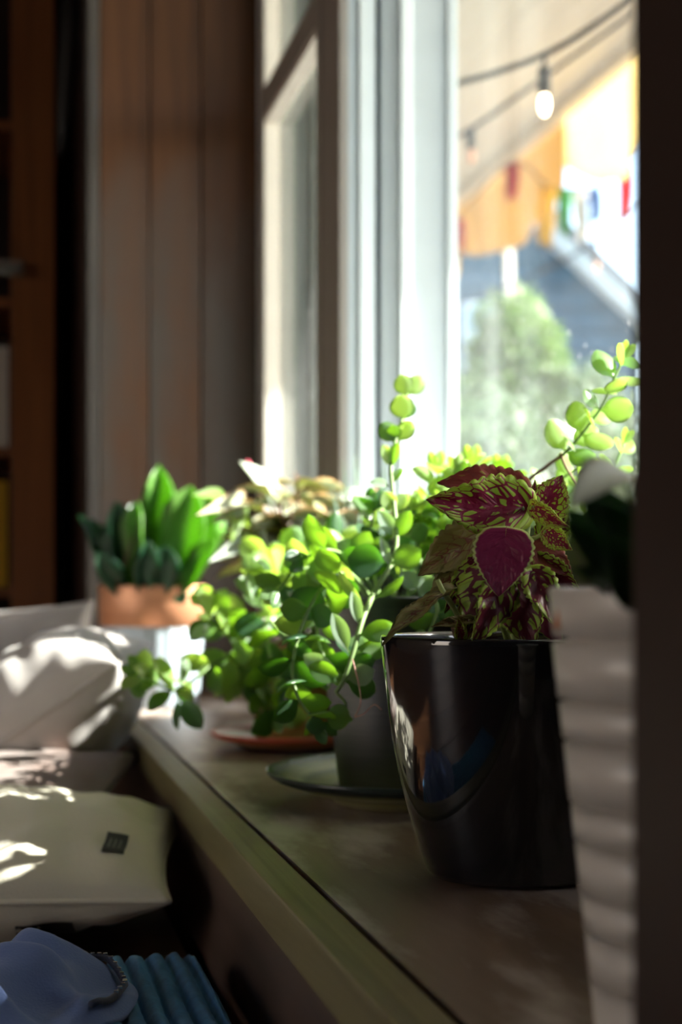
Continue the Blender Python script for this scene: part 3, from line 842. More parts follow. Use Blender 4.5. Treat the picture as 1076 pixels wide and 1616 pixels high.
# siding boards as thin laps
for k in range(16):
    y0 = 900 - k * 34
    xl = 1008 if y0 > 522 else 862 + (y0 - 378) / (520 - 378) * 148
    if y0 < 385: xl = 856
    slab('siding_board', [(565, y0 + 30), (xl, y0 + 30), (xl - 6, y0), (565, y0)], -0.03, 0.0, MT['house'], house)
slab('rake_board', [(846, 372), (862, 356), (1040, 525), (1040, 548)], -0.35, 0.1, MT['fascia'], house)
slab('roof_slope', [(846, 352), (862, 340), (1040, 508), (1040, 524)], -0.4, 3.0, MT['roof'], house)
hw = slab('window_frame', [(728, 585), (782, 585), (782, 478), (728, 478)], -0.09, -0.03, MT['fascia'], house)
slab('window_pane', [(734, 578), (753, 578), (753, 485), (734, 485)], -0.11, -0.09, MT['house_glass'], hw)
slab('window_pane', [(757, 578), (776, 578), (776, 485), (757, 485)], -0.11, -0.09, MT['house_glass'], hw)


def crown_mesh(c, rx, ry, rz, n, size, seed):
    rnd = random.Random(seed); v = []; f = []
    for k in range(n):
        while True:
            q = Vector((rnd.uniform(-1, 1), rnd.uniform(-1, 1), rnd.uniform(-1, 1)))
            if 0.25 < q.length < 1: break
        q = q.normalized() * (q.length ** 0.5)
        lump = 1 + 0.28 * noise.noise(q * 2.3 + Vector((seed, 0, 0)))
        p = Vector((q.x * rx, q.y * ry, q.z * rz)) * lump
        a = Vector((rnd.gauss(0, 1), rnd.gauss(0, 1), rnd.gauss(0, 1))).normalized(); b = a.orthogonal().normalized()
        s = size * rnd.uniform(0.6, 1.3); i = len(v)
        v += [p, p + a * s * 0.5 + b * s * 0.3, p + a * s, p + a * s * 0.5 - b * s * 0.3]
        f.append((i, i + 1, i + 2)); f.append((i, i + 2, i + 3))
    return mesh('crown', v, f, False)


def shrub(label, px, pyc, d, rx, rz, n, size, seed, mk, name='garden_shrub'):
    c = P(px, pyc, d)
    t = thing(name, label, 'shrub', (c.x, c.y, -0.3), 'garden shrubs')
    o = obj('foliage', crown_mesh(c, rx, rx, rz, n, size, seed), MT[mk], t, Matrix.Translation(c)); o['kind'] = 'stuff'
    for k in range(5):
        a = k * 1.256; e = c + Vector((math.cos(a) * rx * 0.5, math.sin(a) * rx * 0.5, rz * 0.2))
        tube('branch', smooth_path([Vector((c.x + 0.03 * math.cos(a), c.y + 0.03 * math.sin(a), -0.3)), Vector((c.x, c.y, c.z - rz * 0.6)), e], 4), 0.02, 0.008, MT['bark'], t)


shrub('tall bright green shrub in front of the blue house', 812, 610, 7.0, 0.21, 0.40, 3500, 0.055, 3, 'crown')
shrub('low grey green shrub left of the tall green one', 735, 740, 6.4, 0.27, 0.36, 3000, 0.05, 5, 'crown2')
shrub('grey green shrub right of the tall one', 905, 705, 6.8, 0.30, 0.33, 3500, 0.05, 8, 'crown2')
shrub('leafy shrub filling the foot of the window', 820, 800, 5.6, 0.55, 0.36, 4000, 0.05, 11, 'crown2')

# unseen tree added at the near side to shade half the sill
tc_ = Vector((7.2, -2.0, 5.1))
tree = thing('added_shade_tree', 'unseen leafy tree added near the patio to shade the sill', 'tree', (tc_.x, tc_.y, -0.3))
o = obj('foliage', crown_mesh(tc_, 1.7, 1.9, 1.6, 9000, 0.26, 21), MT['crown'], tree, Matrix.Translation(tc_)); o['kind'] = 'stuff'
tube('trunk', smooth_path([Vector((tc_.x, tc_.y, -0.3)), Vector((tc_.x + 0.08, tc_.y, 1.8)), Vector((tc_.x, tc_.y, 3.9))], 5), 0.14, 0.09, MT['bark'], tree, 10)
for k in range(6):
    a = k * 1.047
    tube('branch', smooth_path([Vector((tc_.x, tc_.y, 3.3)), Vector((tc_.x + 0.5 * math.cos(a), tc_.y + 0.5 * math.sin(a), 4.3)), Vector((tc_.x + 1.0 * math.cos(a), tc_.y + 1.0 * math.sin(a), 5.2))], 4), 0.06, 0.02, MT['bark'], tree)

# side wing of the own house seen through the far sash
wing = thing('porch_wing', 'grey green boarded side of the porch beyond the far sash', 'porch wall', (0.75, 3.4, -0.27))
for i in range(3):
    box('plank', 0.63 + i * 0.087, 0.63 + i * 0.087 + 0.083, 3.4, 3.45, -0.27, ZC + 2.40, MT['wing'], wing)

# ------------------------------------------------------------------ black pot with coleus
D1 = 1.068
bc = P(810, 920, D1); bc.z = ZS
col = thing('potted_coleus', 'coleus with netted maroon and lime leaves in a glossy black pot', 'potted plant', bc)
RP = 0.0862
prof = [(0.0005, 0.001), (0.045, 0.001), (0.0535, 0.002), (0.0565, 0.006), (0.060, 0.016), (0.0665, 0.036), (0.0735, 0.062), (0.079, 0.090), (0.0825, 0.118), (0.085, 0.140), (0.0862, 0.152),
        (0.0864, 0.1545), (0.0855, 0.1562), (0.0835, 0.1562), (0.0822, 0.1545), (0.0815, 0.148), (0.079, 0.125), (0.075, 0.10)]
pot_parts(col, bc, prof, MT['black_pot'], 0.0795, 0.135, 96)
d = 1.05
stem_pts = [P(812, 1020, 1.07), P(818, 950, 1.06), P(826, 880, 1.05), P(832, 820, 1.05), P(836, 782, 1.05)]
tube('stem', smooth_path(stem_pts, 6), 0.0034, 0.0022, MT['col_stem'], col, 8)
tube('stem', smooth_path([P(805, 1020, 1.05), P(790, 970, 1.03), P(780, 900, 1.03)], 6), 0.0026, 0.0018, MT['col_stem'], col, 8)
tube('stem', smooth_path([P(735, 1010, 1.03), P(722, 970, 1.02), P(700, 935, 1.02), P(690, 915, 1.02)], 6), 0.0022, 0.0016, MT['col_stem'], col, 8)
CL = [  # base, tip, d0, d1, width px, roll, material, stem point
    ((824, 800), (679, 792), 1.04, 1.02, 104, -8, 'col_var', (832, 815, 1.05)),
    ((820, 778), (690, 752), 1.06, 1.07, 84, 38, 'col_red', (834, 792, 1.05)),
    ((772, 835), (655, 905), 1.05, 1.06, 84, 20, 'col_olive', (826, 860, 1.05)),
    ((768, 868), (672, 945), 1.06, 1.05, 74, 30, 'col_olive', (822, 900, 1.05)),
    ((705, 937), (601, 1003), 1.02, 0.99, 38, 48, 'col_olive', (698, 932, 1.02)),
    ((772, 905), (738, 1002), 1.03, 1.00, 88, 10, 'col_mix', (780, 905, 1.03)),
    ((792, 918), (752, 1018), 1.00, 0.985, 72, -28, 'col_mix', (782, 905, 1.03)),
    ((812, 920), (838, 1022), 1.01, 0.99, 92, 12, 'col_mix', (820, 930, 1.06)),
    ((838, 918), (882, 1020), 1.02, 0.99, 66, 20, 'col_mar', (822, 915, 1.055)),
    ((856, 815), (886, 748), 1.05, 1.05, 74, -12, 'col_var', (836, 800, 1.05)),
    ((843, 800), (890, 832), 1.03, 1.00, 36, 25, 'col_var', (836, 790, 1.05)),
    ((838, 862), (905, 905), 1.05, 1.04, 66, -30, 'col_red', (828, 866, 1.05)),
    ((862, 838), (900, 868), 1.03, 1.02, 40, 15, 'col_var', (829, 850, 1.05)),
    ((850, 885), (915, 940), 1.05, 1.04, 60, 25, 'col_mix', (826, 888, 1.05)),
    ((842, 905), (880, 985), 1.00, 0.98, 58, -15, 'col_mix', (822, 905, 1.055)),
    ((858, 850), (898, 800), 1.06, 1.06, 60, 10, 'col_mix', (829, 850, 1.05)),
    ((775, 880), (700, 960), 1.045, 1.03, 60, 25, 'col_mix', (784, 900, 1.03)),
    ((745, 980), (682, 985), 1.01, 1.00, 22, 30, 'col_olive', (735, 990, 1.03)),
    ((836, 786), (846, 760), 1.05, 1.04, 18, 40, 'col_var', (836, 784, 1.05)),
    ((836, 790), (812, 765), 1.06, 1.07, 30, 30, 'col_var', (836, 786, 1.05)),
]
for b, t, d0, d1, w, roll, mk, sp in CL:
    leaf_px(col, COLE[mk], b, t, d0, d1, w, roll)
    tube('petiole', smooth_path([P(*sp), (P(*sp) + P(b[0], b[1], d0)) / 2 - UP * 0.002, P(b[0], b[1], d0)], 4), 0.0016, 0.0013, MT['col_stem'], col, 6)
leaf_px(col, COLE_FLAT['col_mar'], (797, 850), (786, 940), 0.985, 0.975, 96, 6)
tube('petiole', smooth_path([P(824, 880, 1.05), P(815, 862, 1.02), P(798, 852, 0.986)], 4), 0.0016, 0.0013, MT['col_stem'], col)
leaf_px(col, COLE['col_var'], (728, 1008), (724, 978), 1.0, 0.99, 22, 10, 'bud_leaf')
leaf_px(col, COLE['col_olive'], (728, 1008), (734, 982), 1.0, 1.0, 16, 40, 'bud_leaf')
tube('twig', [P(722, 1012, 1.01), P(712, 985, 1.01)], 0.0016, 0.001, MT['woody'], col)

# ------------------------------------------------------------------ steel pot with trailing jade-like plant, on green plate
D2 = 1.42
pc = P(640, 920, D2); pc.z = ZS
plate = lathe_mesh([(0.0005, 0.012), (0.055, 0.0125), (0.075, 0.015), (0.098, 0.021), (0.122, 0.0285), (0.1285, 0.0315), (0.1305, 0.031), (0.130, 0.028), (0.122, 0.0225), (0.095, 0.013), (0.072, 0.006), (0.066, 0.000), (0.060, 0.000), (0.058, 0.005), (0.0005, 0.006)], 72)
tag(obj('plate', plate, MT['plate_green'], None, Matrix.Translation(pc + UP * 0.0018) @ Matrix.Rotation(math.radians(1.6), 4, RT) @ Matrix.Scale(0.92, 4)), 'dark green ringed ceramic plate under the steel pot', 'plate')
jc = Vector((pc.x, pc.y, ZS + 0.0128))
jade = thing('potted_jade_plant', 'trailing round leaved succulent in a steel pot behind the black pot', 'potted plant', jc)
hP = 0.166
pot_parts(jade, jc, [(0.0005, 0.0), (0.055, 0.0), (0.0575, 0.003), (0.066, 0.07), (0.076, 0.13), (0.080, hP - 0.004), (0.0815, hP - 0.002), (0.0815, hP), (0.079, hP), (0.0775, hP - 0.004), (0.072, 0.12)], MT['steel'], 0.074, hP - 0.025, 72)
tube('stem', smooth_path([P(*q) for q in [(622, 884, 1.30), (626, 850, 1.32), (622, 800, 1.34), (618, 760, 1.355), (617, 730, 1.365), (625, 692, 1.375), (635, 660, 1.385), (642, 622, 1.395)]], 6), 0.0022, 0.0013, MT['stem'], jade)
for b, t, d0, d1, w, roll, mk, rd in [((641, 626), (633, 592), 1.395, 1.385, 31, 10, 'succ_lime', 1), ((643, 624), (664, 593), 1.395, 1.40, 32, -10, 'succ_lime', 1), ((637, 664), (632, 624), 1.385, 1.375, 40, 8, 'succ_lime', 1), ((636, 664), (646, 632), 1.39, 1.40, 30, -20, 'succ', 1),
        ((625, 697), (602, 668), 1.375, 1.37, 31, 12, 'succ', 1), ((627, 697), (649, 664), 1.375, 1.375, 30, -15, 'succ_lime', 1), ((622, 700), (620, 672), 1.38, 1.365, 26, 0, 'succ', 1), ((617, 738), (604, 702), 1.365, 1.36, 20, 25, 'succ_lime', 0), ((618, 738), (627, 698), 1.365, 1.36, 19, -25, 'succ', 0),
        ((617, 768), (584, 760), 1.355, 1.35, 16, 35, 'succ_pale', 0), ((618, 764), (635, 738), 1.355, 1.36, 14, -30, 'succ', 0), ((621, 810), (606, 776), 1.345, 1.34, 26, 15, 'succ_lime', 0), ((622, 810), (643, 778), 1.345, 1.35, 22, -15, 'succ_lime', 0),
        ((624, 848), (597, 806), 1.33, 1.32, 24, 15, 'succ_pale', 0), ((626, 850), (647, 806), 1.33, 1.32, 26, -12, 'succ', 0), ((625, 852), (620, 812), 1.335, 1.35, 24, 0, 'succ', 0)]:
    leaf_px(jade, (ROUND if rd else SUCC)[mk], b, t, d0, d1, w, roll)
# front shoot, leaf by leaf
tube('stem', smooth_path([P(590, 935, 1.29), P(573, 975, 1.26), P(556, 1033, 1.245), P(543, 1072, 1.24), P(530, 1093, 1.24)], 8), 0.0024, 0.0016, MT['stem'], jade)
tube('stem', smooth_path([P(590, 935, 1.29), P(605, 912, 1.29), P(622, 884, 1.30)], 6), 0.0024, 0.0022, MT['stem'], jade)
JL = [((617, 890), (664, 868), 1.29, 1.28, 40, 8, 'succ'), ((612, 893), (548, 880), 1.30, 1.30, 52, 8, 'succ_dark'), ((614, 895), (601, 848), 1.28, 1.27, 15, 20, 'succ_pale'),
      ((590, 946), (637, 911), 1.27, 1.26, 16, 25, 'succ'), ((577, 962), (533, 902), 1.27, 1.27, 17, -20, 'succ_lime'), ((567, 988), (556, 934), 1.26, 1.25, 20, 15, 'succ_pale'),
      ((565, 1003), (625, 990), 1.25, 1.25, 34, 5, 'succ'), ((550, 1030), (525, 968), 1.245, 1.235, 26, 12, 'succ_pale'), ((560, 1022), (612, 1026), 1.25, 1.26, 32, 10, 'succ'),
      ((548, 1050), (592, 1042), 1.25, 1.25, 30, 8, 'succ_dark'), ((540, 1076), (487, 1050), 1.24, 1.24, 32, 8, 'succ'), ((536, 1065), (478, 1034), 1.25, 1.25, 30, -10, 'succ_pale'),
      ((545, 1072), (590, 1058), 1.25, 1.24, 34, 10, 'succ_pale'), ((545, 1075), (594, 1092), 1.26, 1.27, 34, 0, 'succ_dark'),
      ((550, 1035), (538, 1000), 1.27, 1.28, 26, 20, 'succ_dark'), ((555, 1040), (575, 1000), 1.27, 1.28, 28, -15, 'succ')]
for b, t, d0, d1, w, roll, mk in JL: leaf_px(jade, SUCC[mk], b, t, d0, d1, w, roll)
tube('stem', smooth_path([P(530, 1093, 1.24), P(545, 1110, 1.24), P(543, 1135, 1.24)], 5), 0.0012, 0.001, MT['stem'], jade)
leaf_px(jade, ROUND['succ'], (556, 1136), (516, 1128), 1.235, 1.235, 42, 0)
leaf_px(jade, ROUND['succ_dark'], (516, 1146), (483, 1146), 1.24, 1.24, 28, 0)
tube('aerial_root', smooth_path([P(556, 1040, 1.24), P(566, 1080, 1.235), P(569, 1108, 1.235), P(560, 1132, 1.235)], 5), 0.0005, 0.0004, MT['pinkroot'], jade, 5)
tube('aerial_root', smooth_path([P(560, 1132, 1.235), P(575, 1126, 1.235), P(590, 1112, 1.235), P(602, 1120, 1.235)], 5), 0.0004, 0.0003, MT['pinkroot'], jade, 5)
shoot(jade, [(590, 950, 1.40), (550, 905, 1.35), (510, 925, 1.30), (478, 985, 1.27), (462, 1050, 1.26), (470, 1100, 1.25), (500, 1140, 1.245)], 8, 0.030, ['succ_dark', 'succ_dark', 'succ'], 0.002, 62, 0.18, 0.9, 0.78, 0.1, 9)
shoot(jade, [(600, 950, 1.42), (560, 890, 1.40), (520, 868, 1.37), (480, 880, 1.35)], 4, 0.034, ['succ_dark', 'succ', 'succ'], 0.002, 60, 0.25, 0.6, 0.66, 0.1, 12)
shoot(jade, [(640, 950, 1.42), (665, 930, 1.36), (690, 960, 1.31), (672, 1010, 1.29), (650, 1050, 1.28)], 5, 0.026, ['succ', 'succ_pale', 'succ_dark'], 0.002, 60, 0.1, 0.6, 0.66, 0.1, 15)
shoot(jade, [(650, 950, 1.42), (660, 890, 1.43), (655, 840, 1.44), (645, 815, 1.44)], 4, 0.030, ['succ_lime', 'succ', 'succ_pale'], 0.002, 55, 0.2, 0.5, 0.66, 0.1, 16)
shoot(jade, [(580, 950, 1.46), (560, 880, 1.46), (585, 830, 1.46), (590, 800, 1.46)], 4, 0.030, ['succ_dark', 'succ'], 0.002, 55, 0.2, 0.5, 0.66, 0.1, 17)

for k, pts in enumerate([[(600, 950, 1.46), (585, 870, 1.55), (600, 815, 1.62)], [(620, 950, 1.46), (640, 870, 1.54), (650, 800, 1.60)], [(580, 950, 1.46), (540, 880, 1.52), (525, 840, 1.58)],
                         [(640, 950, 1.46), (670, 860, 1.52), (690, 790, 1.56)], [(570, 950, 1.44), (520, 900, 1.40), (470, 900, 1.38), (440, 930, 1.36)], [(570, 960, 1.40), (520, 940, 1.34), (500, 990, 1.31), (515, 1050, 1.30)]]):
    shoot(jade, pts, 5, 0.034, ['succ', 'succ_lime', 'succ_dark'], 0.002, 58, 0.15, 0.7, 0.7, 0.1, 60 + k)

# ------------------------------------------------------------------ second trailing plant on the red plate
D3 = 1.90
rc = P(462, 920, D3); rc.z = ZS
pl2 = lathe_mesh([(0.0005, 0.008), (0.05, 0.0085), (0.07, 0.012), (0.090, 0.018), (0.0945, 0.020), (0.096, 0.0185), (0.094, 0.0155), (0.07, 0.006), (0.055, 0.0), (0.05, 0.0), (0.048, 0.004), (0.0005, 0.004)], 64)
tag(obj('plate', pl2, MT['plate_red'], None, Matrix.Translation(rc)), 'colourful red rimmed plate further back on the sill', 'plate')
cc = Vector((rc.x, rc.y, ZS + 0.0088))
tr = thing('potted_trailing_succulent', 'sunlit succulent with shoots hanging over the sill from an ochre pot', 'potted plant', cc)
pot_parts(tr, cc, [(0.0005, 0), (0.038, 0), (0.042, 0.004), (0.050, 0.05), (0.055, 0.095), (0.0565, 0.10), (0.0545, 0.101), (0.052, 0.095), (0.049, 0.07)], MT['ochre_pot'], 0.050, 0.088, 48)
CS = ['succ_lime', 'succ', 'succ_lime', 'succ_pale']
shoot(tr, [(450, 1000, 1.88), (415, 985, 1.80), (375, 1025, 1.74), (330, 1052, 1.70), (285, 1088, 1.68), (250, 1080, 1.67), (222, 1062, 1.66)], 7, 0.038, ['succ', 'succ_lime', 'succ'], 0.0024, 55, 0.2, 0.9, 0.66, 0.05, 21)
shoot(tr, [(455, 1000, 1.88), (430, 985, 1.75), (412, 950, 1.68), (403, 905, 1.66)], 4, 0.040, ['succ_pale', 'succ', 'succ_lime'], 0.0022, 40, 0.3, 0.8, 0.6, 0.1, 22)
shoot(tr, [(455, 1000, 1.88), (430, 970, 1.75), (418, 1000, 1.66), (432, 1050, 1.63), (448, 1085, 1.62)], 4, 0.040, ['succ_dark', 'succ', 'succ_dark'], 0.0022, 55, 0.3, 0.9, 0.72, 0.1, 23)
shoot(tr, [(455, 1000, 1.88), (390, 985, 1.82), (350, 985, 1.78), (325, 955, 1.76)], 4, 0.038, ['succ_lime', 'succ'], 0.002, 55, 0.3, 0.8, 0.72, 0.1, 24)
shoot(tr, [(455, 1000, 1.88), (410, 1000, 1.8), (385, 1040, 1.76), (365, 1075, 1.75)], 4, 0.040, ['succ_lime', 'succ_dark', 'succ'], 0.002, 55, 0.3, 0.9, 0.7, 0.1, 25)
shoot(tr, [(460, 1000, 1.88), (440, 940, 1.82), (425, 900, 1.78), (415, 885, 1.76)], 4, 0.038, ['succ_lime'], 0.002, 50, 0.3, 0.8, 0.72, 0.1, 26)
shoot(tr, [(470, 1000, 1.88), (475, 930, 1.82), (465, 890, 1.8), (462, 870, 1.8)], 4, 0.044, ['succ', 'succ_lime'], 0.002, 50, 0.3, 0.8, 0.72, 0.1, 27)
shoot(tr, [(470, 1000, 1.88), (430, 1020, 1.78), (415, 1060, 1.74), (430, 1100, 1.73), (440, 1125, 1.72)], 5, 0.040, ['succ', 'succ_lime', 'succ_dark'], 0.002, 55, 0.3, 0.9, 0.7, 0.1, 28)
shoot(tr, [(480, 1000, 1.88), (500, 960, 1.80), (490, 1010, 1.76), (480, 1060, 1.75)], 4, 0.042, ['succ_dark', 'succ'], 0.002, 55, 0.3, 0.9, 0.7, 0.1, 29)
leaf_px(tr, SUCC['succ_pale'], (395, 950), (394, 902), 1.66, 1.65, 26, 10)
leaf_px(tr, SUCC['succ_lime'], (353, 1095), (368, 1046), 1.70, 1.70, 32, 0)
leaf_px(tr, SUCC['succ_dark'], (285, 1100), (318, 1150), 1.66, 1.65, 32, 10)
leaf_px(tr, SUCC['succ_dark'], (283, 1100), (278, 1152), 1.67, 1.66, 14, 30)
leaf_px(tr, ROUND['succ'], (238, 1085), (204, 1082), 1.66, 1.66, 38, 5)
for b, t, w in [((400, 955), (392, 905), 24), ((402, 955), (440, 935), 16), ((335, 975), (315, 940), 30), ((330, 985), (300, 1010), 20), ((275, 1090), (243, 1040), 34), ((285, 1085), (292, 1038), 24),
                ((250, 1075), (212, 1052), 26), ((430, 900), (405, 880), 26), ((440, 905), (432, 868), 28), ((360, 1000), (345, 965), 28), ((460, 1000), (430, 975), 30), ((455, 960), (480, 925), 30), ((418, 1110), (398, 1060), 22)]:
    B = P(b[0], b[1], 1.655); T = P(t[0], t[1], 1.63)
    obj('leaf', SUCC['succ_pale' if w < 26 else 'succ_lime'], None, tr, leaf_frame(B, T - B, TOSUN * 0.5 + (CAM - B).normalized() * 0.5, (T - B).length, w / FPX * 1.655))  # pale and lime tones stand in for sunlight on these leaves
for dx in (0, 11):
    tube('aerial_root', [P(412 + dx, 1118, 1.72), P(413 + dx, 1140, 1.72), P(412 + dx * 1.1, 1160 - dx * 0.4, 1.72)], 0.0013, 0.0008, MT['pinkroot'], tr, 5)

# ------------------------------------------------------------------ bushy plant with orange edged leaves
hc = P(484, 920, 2.05); hc.z = ZS
hoya = thing('potted_wax_plant', 'bushy plant with orange edged leaves glowing in the sun', 'potted plant', hc)
pot_parts(hoya, hc, [(0.0005, 0), (0.05, 0), (0.053, 0.004), (0.066, 0.10), (0.068, 0.115), (0.065, 0.116), (0.062, 0.10)], MT['clay'], 0.062, 0.10, 48)
rnd = random.Random(31)
for k in range(34):
    a = rnd.uniform(0, 2 * PI); rr = rnd.uniform(0.03, 0.15)
    top = hc + Vector((rr * math.cos(a) * 0.75 + 0.02, rr * math.sin(a) * 1.3 - 0.02, rnd.uniform(0.21, 0.335)))
    path = smooth_path([hc + Vector((0.3 * (top.x - hc.x), 0.3 * (top.y - hc.y), 0.10)), hc + Vector((0.55 * (top.x - hc.x), 0.55 * (top.y - hc.y), 0.19)), top], 6)
    tube('stem', path, 0.0024, 0.0014, MT['woody'], hoya)
    for q in range(7):
        b = path[min(len(path) - 1, 5 + q)]
        an = rnd.uniform(0, 2 * PI); y = Vector((math.cos(an), math.sin(an), rnd.uniform(-0.25, 0.6)))
        L = rnd.uniform(0.045, 0.07)
        obj('leaf', HOYA['hoya'], None, hoya, leaf_frame(b, y, Vector((rnd.uniform(-.5, .5), rnd.uniform(-.9, .3), 1)), L, L * 0.5))
def sun_leaf(par, me, b, t, d0, d1, wpx, mix=0.6, name='leaf'):
    B = P(b[0], b[1], d0); T = P(t[0], t[1], d1)
    return obj(name, me, None, par, leaf_frame(B, T - B, TOSUN * mix + (CAM - B).normalized() * (1 - mix), (T - B).length, wpx / FPX * d0))


sun_leaf(hoya, HOYA['strap'], (432, 800), (396, 724), 1.98, 1.955, 44, 0.55, 'strap_leaf')
for k in range(34):
    bx, by = rnd.uniform(350, 590), rnd.uniform(785, 880)
    an = rnd.uniform(0, 2 * PI); LL = rnd.uniform(34, 62)
    sun_leaf(hoya, HOYA[rnd.choice(['hoya', 'hoya', 'strap', 'succ_lime'])], (bx, by), (bx + LL * math.cos(an), by - 0.6 * LL * math.sin(an)), rnd.uniform(1.93, 2.05), rnd.uniform(1.90, 2.0), rnd.uniform(20, 32), rnd.uniform(0.3, 0.75))
leaf_px(hoya, HOYA['strap'], (468, 810), (500, 850), 1.96, 1.94, 42, 10, 'strap_leaf')
leaf_px(hoya, HOYA['strap'], (500, 835), (570, 850), 1.96, 1.94, 42, 10, 'strap_leaf')
leaf_px(hoya, HOYA['hoya'], (492, 785), (538, 806), 1.96, 1.94, 26, 20)
bud = lathe_mesh([(0.0003, -0.006), (0.0035, -0.004), (0.0045, 0), (0.0035, 0.004), (0.0003, 0.007)], 10)
obj('bud', bud, MT['flag_pink'], hoya, Matrix.Translation(P(391, 734, 1.975)))
tube('bud_stalk', [P(391, 735, 1.975), P(398, 748, 1.976), P(412, 775, 1.98), P(430, 805, 1.985), P(460, 870, 2.02)], 0.0012, 0.0015, MT['stem'], hoya)

# spiky aloe
ac = P(592, 920, 1.95); ac.z = ZS
aloe = thing('potted_aloe', 'spiky grey green aloe behind the leafy plants by the white frame', 'potted plant', ac)
pot_parts(aloe, ac, [(0.0005, 0), (0.040, 0), (0.043, 0.004), (0.052, 0.09), (0.054, 0.10), (0.051, 0.10), (0.049, 0.085)], MT['clay'], 0.049, 0.088, 40)
for k in range(30):
    a = k * 2.4; tl = 0.15 + 0.6 * k / 30
    y = Vector((math.cos(a) * tl, math.sin(a) * tl, 1.0)).normalized(); L = 0.31 - 0.10 * k / 30
    b = ac + Vector((0, 0, 0.088))
    obj('leaf', SPIKE['aloe'], None, aloe, leaf_frame(b, y, Vector((-math.cos(a), -math.sin(a), 0.4)), L * 0.85, 0.014))

# ------------------------------------------------------------------ succulent by the near window
gc = P(815, 920, 1.36); gc.z = ZS
gp = thing('potted_window_succulent', 'round leaved succulent with an arching shoot behind the coleus', 'potted plant', gc)
pot_parts(gp, gc, [(0.0005, 0), (0.040, 0), (0.043, 0.004), (0.052, 0.10), (0.056, 0.125), (0.053, 0.126), (0.05, 0.11)], MT['clay'], 0.05, 0.112, 40)
tube('stem', smooth_path([P(805, 970, 1.36), P(812, 860, 1.36), P(828, 770, 1.33), P(860, 738, 1.31), P(888, 718, 1.30)], 6), 0.0020, 0.0013, MT['woody'], gp)
tube('stem', smooth_path([P(884, 715, 1.30), P(892, 735, 1.30), P(902, 752, 1.30), P(915, 770, 1.31)], 5), 0.0013, 0.0009, MT['woody'], gp)
GS = ['succ_lime', 'succ_lime', 'succ']
shoot(gp, [(888, 718, 1.30), (905, 700, 1.29), (928, 672, 1.28), (950, 640, 1.27), (968, 600, 1.27), (984, 566, 1.27)], 8, 0.0245, GS, 0.0014, 60, 0.0, 0.9, 0.85, 0.05, 41, meshes=ROUND)
shoot(gp, [(800, 970, 1.36), (770, 880, 1.40), (735, 800, 1.42), (722, 745, 1.42)], 6, 0.026, GS, 0.0018, 55, 0.25, 0.7, 0.75, 0.1, 42, meshes=ROUND)
shoot(gp, [(800, 970, 1.36), (740, 880, 1.44), (690, 830, 1.46), (665, 800, 1.46)], 6, 0.028, GS, 0.0018, 55, 0.3, 0.7, 0.75, 0.1, 43)
shoot(gp, [(815, 970, 1.36), (800, 850, 1.38), (775, 790, 1.38), (760, 760, 1.38)], 4, 0.024, GS, 0.0018, 55, 0.3, 0.7, 0.75, 0.1, 44)
for k, pts in enumerate([[(800, 970, 1.38), (760, 870, 1.42), (700, 790, 1.45), (690, 740, 1.45)], [(800, 970, 1.38), (790, 850, 1.42), (750, 770, 1.44), (745, 730, 1.44)], [(790, 970, 1.38), (720, 880, 1.44), (672, 850, 1.46), (655, 820, 1.46)],
                         [(800, 970, 1.38), (750, 890, 1.42), (710, 840, 1.43), (700, 800, 1.43)], [(810, 970, 1.38), (800, 860, 1.43), (790, 790, 1.45), (790, 745, 1.45)]]):
    shoot(gp, pts, 6, 0.028, GS, 0.0018, 55, 0.2, 0.7, 0.78, 0.1, 80 + k)
shoot(gp, [(830, 970, 1.36), (850, 830, 1.38), (870, 770, 1.38), (920, 735, 1.36)], 6, 0.024, GS, 0.0018, 55, 0.35, 0.7, 0.8, 0.1, 45, meshes=ROUND)
shoot(gp, [(830, 970, 1.36), (900, 850, 1.36), (950, 780, 1.33), (985, 700, 1.32)], 6, 0.022, GS, 0.0018, 55, 0.3, 0.7, 0.8, 0.1, 46, meshes=ROUND)

# ------------------------------------------------------------------ copper banded pot with snake plant
D5 = 2.55
sc_ = P(240, 920, D5); sc_.z = ZS
sn = thing('potted_snake_plant', 'broad leaved green snake plant in a copper banded grey pot', 'potted plant', sc_)
R5 = 85 / FPX * D5
h5 = (1112 - 922) / FPX * D5
hb5 = (1112 - 984) / FPX * D5
pr = []
seg = 96
me = lathe_mesh([(0.0005, 0), (R5 * 0.84, 0), (R5 * 0.86, 0.004), (R5 * 0.90, hb5 * 0.5), (R5 * 0.95, hb5)], seg)
for i, v in enumerate(me.vertices):     # vertical ribs
    k = i % seg
    if v.co.z > 0.002:
        s = 1 + 0.012 * math.cos(k * 2 * PI / 4); v.co.x *= s; v.co.y *= s
obj('pot_body', me, MT['zinc'], sn, Matrix.Translation(sc_))
obj('copper_band', lathe_mesh([(R5 * 0.93, hb5 - 0.002), (R5 * 0.985, hb5 - 0.001), (R5 * 1.0, h5 - 0.003), (R5 * 1.0, h5), (R5 * 0.97, h5), (R5 * 0.95, h5 - 0.01), (R5 * 0.92, h5 - 0.03)], 64), MT['copper'], sn, Matrix.Translation(sc_))
v = [(0, 0, 0)] + [(R5 * 0.93 * math.cos(k * PI / 16), R5 * 0.93 * math.sin(k * PI / 16), 0) for k in range(32)]
obj('soil', mesh('soil', v, [(0, 1 + k, 1 + (k + 1) % 32) for k in range(32)]), MT['soil'], sn, Matrix.Translation(sc_ + Vector((0, 0, h5 - 0.015))))
